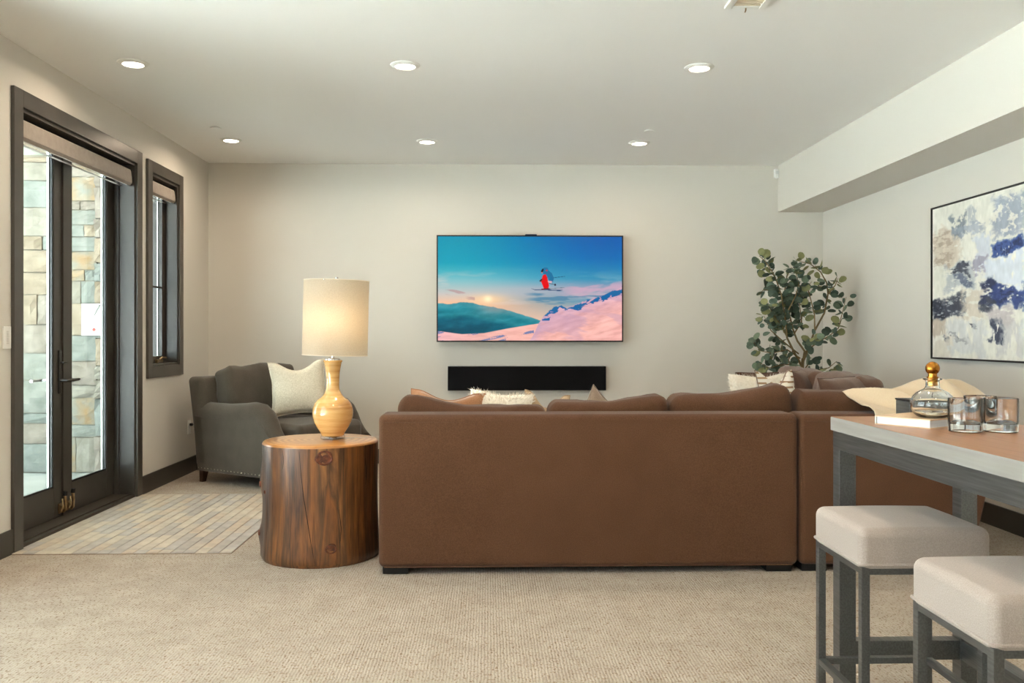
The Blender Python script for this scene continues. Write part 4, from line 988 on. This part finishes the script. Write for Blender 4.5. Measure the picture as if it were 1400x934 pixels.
# ------------------------------------------------------------------ bar table
TZ = .93; TP = P(1135.3, 569.4, z=TZ); TX0 = TP.x; TYF = TP.y; TXW = .475; TYN = .75
def metal():
    t = NT('brushed_gunmetal'); v = t.coord((1, 1, 1)); t.set(Metallic=.9, Roughness=.40)
    t.l(t.ramp(t.noise(t.coord((60, 2, 60)), 3, 4), [(.3, (108, 110, 111)), (.7, (130, 132, 133))]), t.b.inputs['Base Color'])
    t.bump(t.noise(t.coord((200, 4, 200)), 2, 2), .06, .002); return t.m
M['metal'] = metal()
def bar_table():
    e = empty('bar_table', (TX0 + TXW / 2, (TYN + TYF) / 2, 0)); tag(e, 'narrow counter-height bar table with wood top and metal frame', 'table')
    t = NT('walnut_top'); v = t.coord((14, 1, 14)); t.l(t.ramp(t.noise(v, 3, 6, .6, .4), [(.3, (138, 94, 60)), (.5, (160, 114, 78)), (.7, (148, 104, 70))]), t.b.inputs['Base Color']); t.set(Roughness=.33)
    G().rbox(TX0 + .001, TX0 + TXW - .001, TYN, TYF - .001, TZ - .02, TZ, .002).build('table_top', t.m, e)
    em = plain('grey_table_edge', (158, 154, 148), .45, c2=(140, 136, 130), scale=9, stretch=(1, .3, 6))  # table edge coloured greyer than the brown wood top
    G().rbox(TX0, TX0 + TXW, TYN - .001, TYF, TZ - .046, TZ - .0006, .002).build('edge_band', em, e)
    za = TZ - .046; x0, x1, y0, y1 = TX0 + .006, TX0 + TXW - .006, TYN + .01, TYF - .006; h = .060; lw = .056
    for q in ((x0, x0 + .022, y0, y1), (x1 - .022, x1, y0, y1), (x0 + .022, x1 - .022, y1 - .022, y1), (x0 + .022, x1 - .022, y0, y0 + .022)): G().rbox(*q, za - h, za, .002).build('apron', 'metal', e)
    for x in (x0, x1 - lw):
        for y in (y0, y1 - lw): G().rbox(x, x + lw, y, y + lw, 0, za - .001, .003).build('leg', 'metal', e)
    sz0, sz1 = .125, .19
    for y in (y0 + .006, y1 - lw + .006): G().rbox(x0 + lw - .002, x1 - lw + .002, y, y + lw - .012, sz0, sz1, .002).build('stretcher', 'metal', e)
    G().rbox(x1 - lw + .003, x1 - .006, y0 + lw - .002, y1 - lw + .002, sz0, sz1, .002).build('stretcher', 'metal', e)
bar_table()

SB_Z = .56
def stool(n_, f_):
    a = P(*n_, z=SB_Z); b = P(*f_, z=SB_Z); x0 = (a.x + b.x) / 2; y0, y1 = a.y, b.y; x1 = x0 + .372; y1 = y0 + .352
    e = empty('bar_stool', ((x0 + x1) / 2, (y0 + y1) / 2, 0))
    t = .024; zf_ = SB_Z - .004
    for x in (x0 + .004, x1 - t - .004):
        for y in (y0 + .004, y1 - t - .004): G().rbox(x, x + t, y, y + t, 0, zf_, .002).build('leg', 'metal', e)
    for z0, z1, nm in ((zf_ - .022, zf_, 'seat_rail'), (.165, .185, 'foot_rail')):
        for x in (x0 + .005, x1 - t - .003): G().rbox(x, x + t - .002, y0 + t + .003, y1 - t - .003, z0, z1, .002).build(nm, 'metal', e)
        for y in (y0 + .005, y1 - t - .003): G().rbox(x0 + t + .003, x1 - t - .003, y, y + t - .002, z0, z1, .002).build(nm, 'metal', e)
    def fn(p, h):
        t_ = max(0, (p.z / h[2] + 1) / 2); p = p.copy(); p.z += .012 * t_ * (1 - (p.x / h[0]) ** 2) * (1 - (p.y / h[1]) ** 2); return p
    cu = G().rbox(x0 - .001, x1 + .001, y0 - .001, y1 + .001, SB_Z - .018, SB_Z + .102, .026, (8, 8, 2), 4, fn).build('cushion', 'stool_fabric', e)
    c_ = .012; ring = []
    for (cx, cy, a0) in ((x1 - c_, y1 - c_, 0), (x0 + c_, y1 - c_, 90), (x0 + c_, y0 + c_, 180), (x1 - c_, y0 + c_, 270)):
        for k in range(4): an = R(a0 + 30 * k); ring.append((cx + c_ * math.cos(an), cy + c_ * math.sin(an), SB_Z + .003))
    G().tube(ring, .0046, 8, True).build('piping', 'stool_fabric', cu)
    for (x, y) in ((x0 + .003, y0 + .003),): G().tube([(x + .006, y + .004, SB_Z + .006), (x + .006, y + .004, SB_Z + .078)], .002, 5).build('corner_seam', 'stool_fabric', cu)
    return e
s1 = stool((1183.2, 774.4), (1108.7, 735.7)); tag(s1, 'oatmeal upholstered backless stool nearest the sofa, at the far end of the bar table', 'stool', 'bar stools')
q2 = P(1354, 885.8, z=SB_Z); q1 = P(1183.2, 774.4, z=SB_Z)
s2 = copy_tree(s1); s2.location = s1.location + Vector((0, q2.y - q1.y, 0)); tag(s2, 'oatmeal upholstered backless stool farther from the sofa, midway along the bar table', 'stool', 'bar stools')

# ------------------------------------------------------------------ things on the bar table
A, B, C_ = P(1196, 580, z=TZ), P(1272, 587, z=TZ), P(1305, 582, z=TZ)
def book():
    u = (B - A); lu = u.length; u.normalize(); v = Vector((-u.y, u.x, 0)); 
    if v.y < 0: v = -v
    W2 = .24; th = .027; e = empty('book', A + u * lu / 2 + v * W2 / 2); tag(e, 'thick hardcover book with pale cover under the decanter', 'book')
    bs = lambda a0, a1, b0, b1, z0, z1: G().add([A + u * a + v * b + Vector((0, 0, z)) for a in (a0, a1) for b in (b0, b1) for z in (z0, z1)], [(0, 1, 3, 2), (4, 6, 7, 5), (0, 4, 5, 1), (2, 3, 7, 6), (0, 2, 6, 4), (1, 5, 7, 3)])
    cm = plain('peach_cover', (226, 196, 160), .4, c2=(206, 170, 134), scale=10)
    bs(0, lu, 0, W2, th - .003, th).build('cover', cm, e, smooth=0); bs(0, lu, 0, W2, 0, .003).build('cover', cm, e, smooth=0)
    bs(0, .004, 0, W2, .003, th - .003).build('spine', plain('pale_spine', (200, 196, 190), .4), e, smooth=0)
    bs(.006, lu - .003, .003, W2 - .003, .003, th - .003).build('pages', plain('paper_block', (232, 234, 238), .8, c2=(214, 218, 224), scale=3, stretch=(1, 1, 120)), e, smooth=0)
    return TZ + th
BZ = book() + .0005
def decanter():
    q = P(1275, 571, z=BZ); S = q.y / F; e = empty('decanter', (q.x, q.y, BZ)); tag(e, 'round glass decanter with brass ball stopper on the book', 'decanter')
    R0 = 28.6 * S
    out = [(.0, 0), (.55, 0), (.72, .06), (.88, .22), (.98, .45), (1.0, .66), (.97, .86), (.88, 1.06), (.72, 1.22), (.5, 1.34), (.36, 1.42), (.315, 1.52), (.31, 1.72), (.33, 1.80), (.43, 1.84), (.44, 1.88), (.40, 1.90)]
    inn = [(.27, 1.88), (.26, 1.52), (.31, 1.42), (.46, 1.30), (.68, 1.18), (.84, 1.03), (.93, .85), (.955, .66), (.93, .46), (.83, .26), (.66, .13), (.4, .09), (0, .09)]
    hz = 56 * S / 1.9
    hz = (568.5 - 514) * S / 1.9
    G().lathe([(r * R0, z * hz) for r, z in out + inn], n=48, caps=False).build('bottle', 'glass', e, local=True, smooth=60)
    t = NT('pale_spirit'); t.set(Roughness=0, IOR=1.33); t.b.inputs['Transmission Weight'].default_value = 1; t.b.inputs['Base Color'].default_value = (1, .93, .80, 1)
    G().lathe([(0, .095 * hz), (.4 * R0, .095 * hz), (.655 * R0, .135 * hz), (.82 * R0, .265 * hz), (.85 * R0, .30 * hz), (0, .30 * hz)], n=40, caps=False).build('liquid', t.m, e, local=True, smooth=30)
    z0 = 1.86 * hz; k = hz
    st = G().lathe([(0, z0 - .02), (.24 * R0, z0 - .02), (.25 * R0, z0 + .003), (.26 * R0, z0 + .004), (.26 * R0, z0 + .007), (.205 * R0, z0 + .008), (.205 * R0, z0 + .017)] + [(max(.0, .33 * R0 * math.sin(a)), z0 + .012 + .325 * R0 - .33 * R0 * math.cos(a)) for a in [R(36 + 14.4 * i) for i in range(11)]], n=32, caps=False)
    st.build('stopper', plain('aged_gold', (190, 132, 56), .26, 1, c2=(150, 98, 36), scale=12), e, local=True, smooth=35)
decanter()
def tumbler(px, pyb, ptop, halfw, label):
    q = P(px, pyb, z=TZ); S = q.y / F; e = empty('whisky_tumbler', (q.x, q.y + halfw * S * .6, TZ)); tag(e, label, 'glass', 'whisky tumblers on the bar table')
    r = halfw * S; h = (pyb - ptop) * S * .97; n = 28; vs = []; fs = []
    rings = [(.0, .0), (.90, 0), (.96, .02), (.97, .10), (1.0, .30), (1.0, .98), (.985, 1.0), (.95, 1.0), (.94, .98), (.93, .30), (.86, .24), (.0, .22)]
    for f, z in rings:
        for i in range(n):
            a = 2 * math.pi * i / n; k = 1 + .035 * math.cos(4 * a + 1.2) * (1 if f > .5 else 0); vs.append((f * r * k * math.cos(a), f * r * k * math.sin(a), z * h))
    for j in range(len(rings) - 1):
        for i in range(n): fs.append((j * n + i, j * n + (i + 1) % n, (j + 1) * n + (i + 1) % n, (j + 1) * n + i))
    G().add(vs, fs).build('tumbler_wall', 'glass', e, local=True, smooth=50)
tumbler(1327, 592, 543, 22.0, 'clear heavy-based whisky tumbler standing right beside the book')
tumbler(1376, 592, 543, 22.0, 'clear heavy-based whisky tumbler farthest from the book')
tumbler(1347, 584, 540, 20.5, 'clear heavy-based whisky tumbler behind the other two')
def dark_box():
    a = P(1244, 562, y=2.82); b = P(1304, 562, y=2.82); zt = P(1270, 547, y=2.82).z
    e = empty('storage_box', ((a.x + b.x) / 2, 2.86, TZ)); tag(e, 'low dark metal box on the bar table behind the decanter', 'box')
    G().rbox(a.x, b.x, 2.82, 2.92, TZ, zt - .006, .003).build('body', 'metal', e); G().rbox(a.x - .002, b.x + .002, 2.818, 2.922, zt - .0055, zt, .002).build('lid', 'black', e)
dark_box()

# ------------------------------------------------------------------ potted eucalyptus
def plant():
    YP = 7.45; b = P(1097, 500, y=YP)
    e = empty('potted_eucalyptus', (b.x, YP, 0)); tag(e, 'tall potted eucalyptus in the corner behind the sofa', 'potted plant')
    G().lathe([(0, 0), (.13, 0), (.17, .05), (.19, .2), (.18, .34), (.165, .36), (.15, .355), (.16, .2), (0, .2)], (b.x, YP, 0), 32, False).build('pot', plain('clay_pot', (150, 128, 104), .8, bump=.4, bscale=40), e)
    G().lathe([(0, .32), (.158, .32), (.158, .30), (0, .30)], (b.x, YP, 0), 24, False).build('soil', plain('dark_soil', (52, 42, 34), 1, bump=.6, bscale=80), e)
    rnd = random.Random(12)
    wood = plain('olive_bark', (134, 112, 76), .8, c2=(112, 98, 62), scale=20)
    G().tube([(b.x + .02, YP, .30), (b.x, YP + .01, .55), (b.x - .005, YP, .8), (b.x, YP, b.z), (P(1098, 490, y=YP))], [.019, .018, .017, .015, .014], 8).build('trunk', wood, e)
    br = [([(1097, 502), (1086, 482), (1076, 462), (1073, 432), (1068, 402), (1059, 377), (1046, 357), (1038, 350)], -.05),
          ([(1098, 495), (1100, 480), (1090, 466), (1084, 450), (1078, 424), (1073, 396), (1076, 378), (1082, 366)], .04),
          ([(1098, 494), (1104, 480), (1114, 452), (1127, 428), (1132, 402), (1130, 386), (1122, 372), (1108, 361), (1088, 356)], .05),
          ([(1114, 452), (1113.5, 430), (1108, 408), (1104, 392), (1110, 385)], -.08),
          ([(1100, 482), (1118, 468), (1134, 459), (1146, 449), (1150, 434), (1154, 418), (1157, 406)], .02),
          ([(1094, 490), (1076, 478), (1056, 483), (1040, 480), (1030, 468)], -.10),
          ([(1092, 484), (1072, 468), (1054, 452), (1047, 438), (1045, 432)], .06),
          ([(1094, 500), (1072, 498), (1052, 503), (1038, 496)], -.04),
          ([(1099, 505), (1118, 506), (1133, 503), (1144, 494)], -.08),
          ([(1099, 506), (1106, 497), (1112, 490)], .08),
          ([(1076, 460), (1064, 440), (1054, 425), (1050, 414)], -.12),
          ([(1078, 424), (1088, 404), (1092, 388), (1086, 366)], -.06),
          ([(1086, 456), (1096, 440), (1094, 422), (1092, 404)], .10),
          ([(1132, 402), (1142, 390), (1146, 380)], -.05),
          ([(1068, 402), (1056, 398), (1044, 396), (1040, 400)], .10),
          ([(1059, 377), (1050, 370), (1042, 366)], .06),
          ([(1084, 480), (1078, 492), (1080, 502)], -.12),
          ([(1104, 480), (1110, 470), (1112, 460)], -.12)]
    gm = [plain('eucalyptus_leaf', a, .6, c2=b_, scale=30) for a, b_ in (((72, 92, 78), (92, 112, 94)), ((98, 118, 96), (118, 136, 110)), ((122, 128, 84), (146, 148, 100)), ((56, 74, 62), (74, 92, 76)))]
    meshes = []
    for k, m in enumerate(gm):
        for wd in (.92, .7):
            n = 10; vs = [(0, 0, 0)]; 
            for i in range(n):
                a = 2 * math.pi * i / n; x = math.cos(a); y = wd * math.sin(a); vs.append(((x + 1) * .5, y * .5 * (1 + .06 * math.sin(3 * a + k)), .05 * (y * 2) ** 2 * .5 - .05 * (x + 1)))
            vs[0] = (.5, 0, -.045); me = bpy.data.meshes.new('leaf'); me.from_pydata(vs, [], [(0, i + 1, (i + 1) % n + 1) for i in range(n)]); me.update()
            me.polygons.foreach_set('use_smooth', [True] * len(me.polygons)); me.materials.append(m); meshes.append(me)
    inv = root_matrix(e).inverted(); count = 0; plan = []
    for bi, (pl, dy) in enumerate(br):
        pts_ = []; N = len(pl)
        for i, (px, py) in enumerate(pl):
            t = i / (N - 1); pts_.append(P(px, py, y=YP + dy * (t if bi not in (3, 11, 13, 14, 15) else 1) * 1.6))
        rad = [.0085 * (1 - .75 * i / (N - 1)) * (1.2 if bi < 3 else .8) for i in range(N)]
        G().tube(pts_, rad, 6).build('branch', wood, e)
        d = 0
        for i in range(N - 1):
            s_ = (pts_[i + 1] - pts_[i]); m = max(1, int(s_.length / .0125))
            for k in range(m):
                t = (i + (k + .5) / m) / (N - 1)
                if t < (.34 if bi in (0, 1, 2) else .22): continue
                plan.append((pts_[i] + s_ * ((k + rnd.random()) / m), s_.normalized(), t, bi))
        plan.append((pts_[-1], s_.normalized(), 1, bi))
    extra = []
    for p_, d_, t, bi in plan:
        extra.append((p_, d_, t, bi))
        if bi in (0, 1, 6, 7, 10, 11, 12) and rnd.random() < .75: extra.append((p_, d_, t, bi))
    rnd.shuffle(extra); fill = [[], [], [], []]
    for li, (p_, d_, t, bi) in enumerate(extra[:520]):
        ph = rnd.uniform(0, 2 * math.pi); o1 = d_.orthogonal().normalized(); o2 = d_.cross(o1)
        dr = (o1 * math.cos(ph) + o2 * math.sin(ph) + d_ * .35 + Vector((0, 0, -.1))).normalized()
        nr = Vector((rnd.uniform(-.6, .6), rnd.uniform(-1, -.05), rnd.uniform(-.1, .9))); nr = (nr - dr * nr.dot(dr)).normalized(); sd_ = nr.cross(dr)
        s_ = rnd.uniform(.054, .086) * (1.0 if t < .9 else .8); q = p_ + dr * rnd.uniform(.004, .034)
        mtx = Matrix((dr, sd_, nr)).transposed().to_4x4() @ Matrix.Scale(s_, 4); mtx.translation = q
        wts = [.38, .30, .14, .18] if bi not in (2, 13) or t < .5 else [.15, .25, .5, .1]
        mi = rnd.choices(range(4), wts)[0]; lm = meshes[mi * 2 + (rnd.random() < .4)]
        if li >= 296:
            fill[mi].append((lm, mtx)); continue
        o = bpy.data.objects.new('leaf', lm); COL.objects.link(o); o.parent = e; o.matrix_basis = inv @ mtx
    g = G(); mats_ = []
    for mi in range(4):
        for lm, mtx in fill[mi]: g.add([mtx @ v.co for v in lm.vertices], [tuple(p.vertices) for p in lm.polygons]); mats_ += [mi] * len(lm.polygons)
    o = g.build('leaf_fill', None, e, smooth=0); o['kind'] = 'stuff'
    for m in gm: o.data.materials.append(m)
    o.data.polygons.foreach_set('material_index', mats_)
plant()
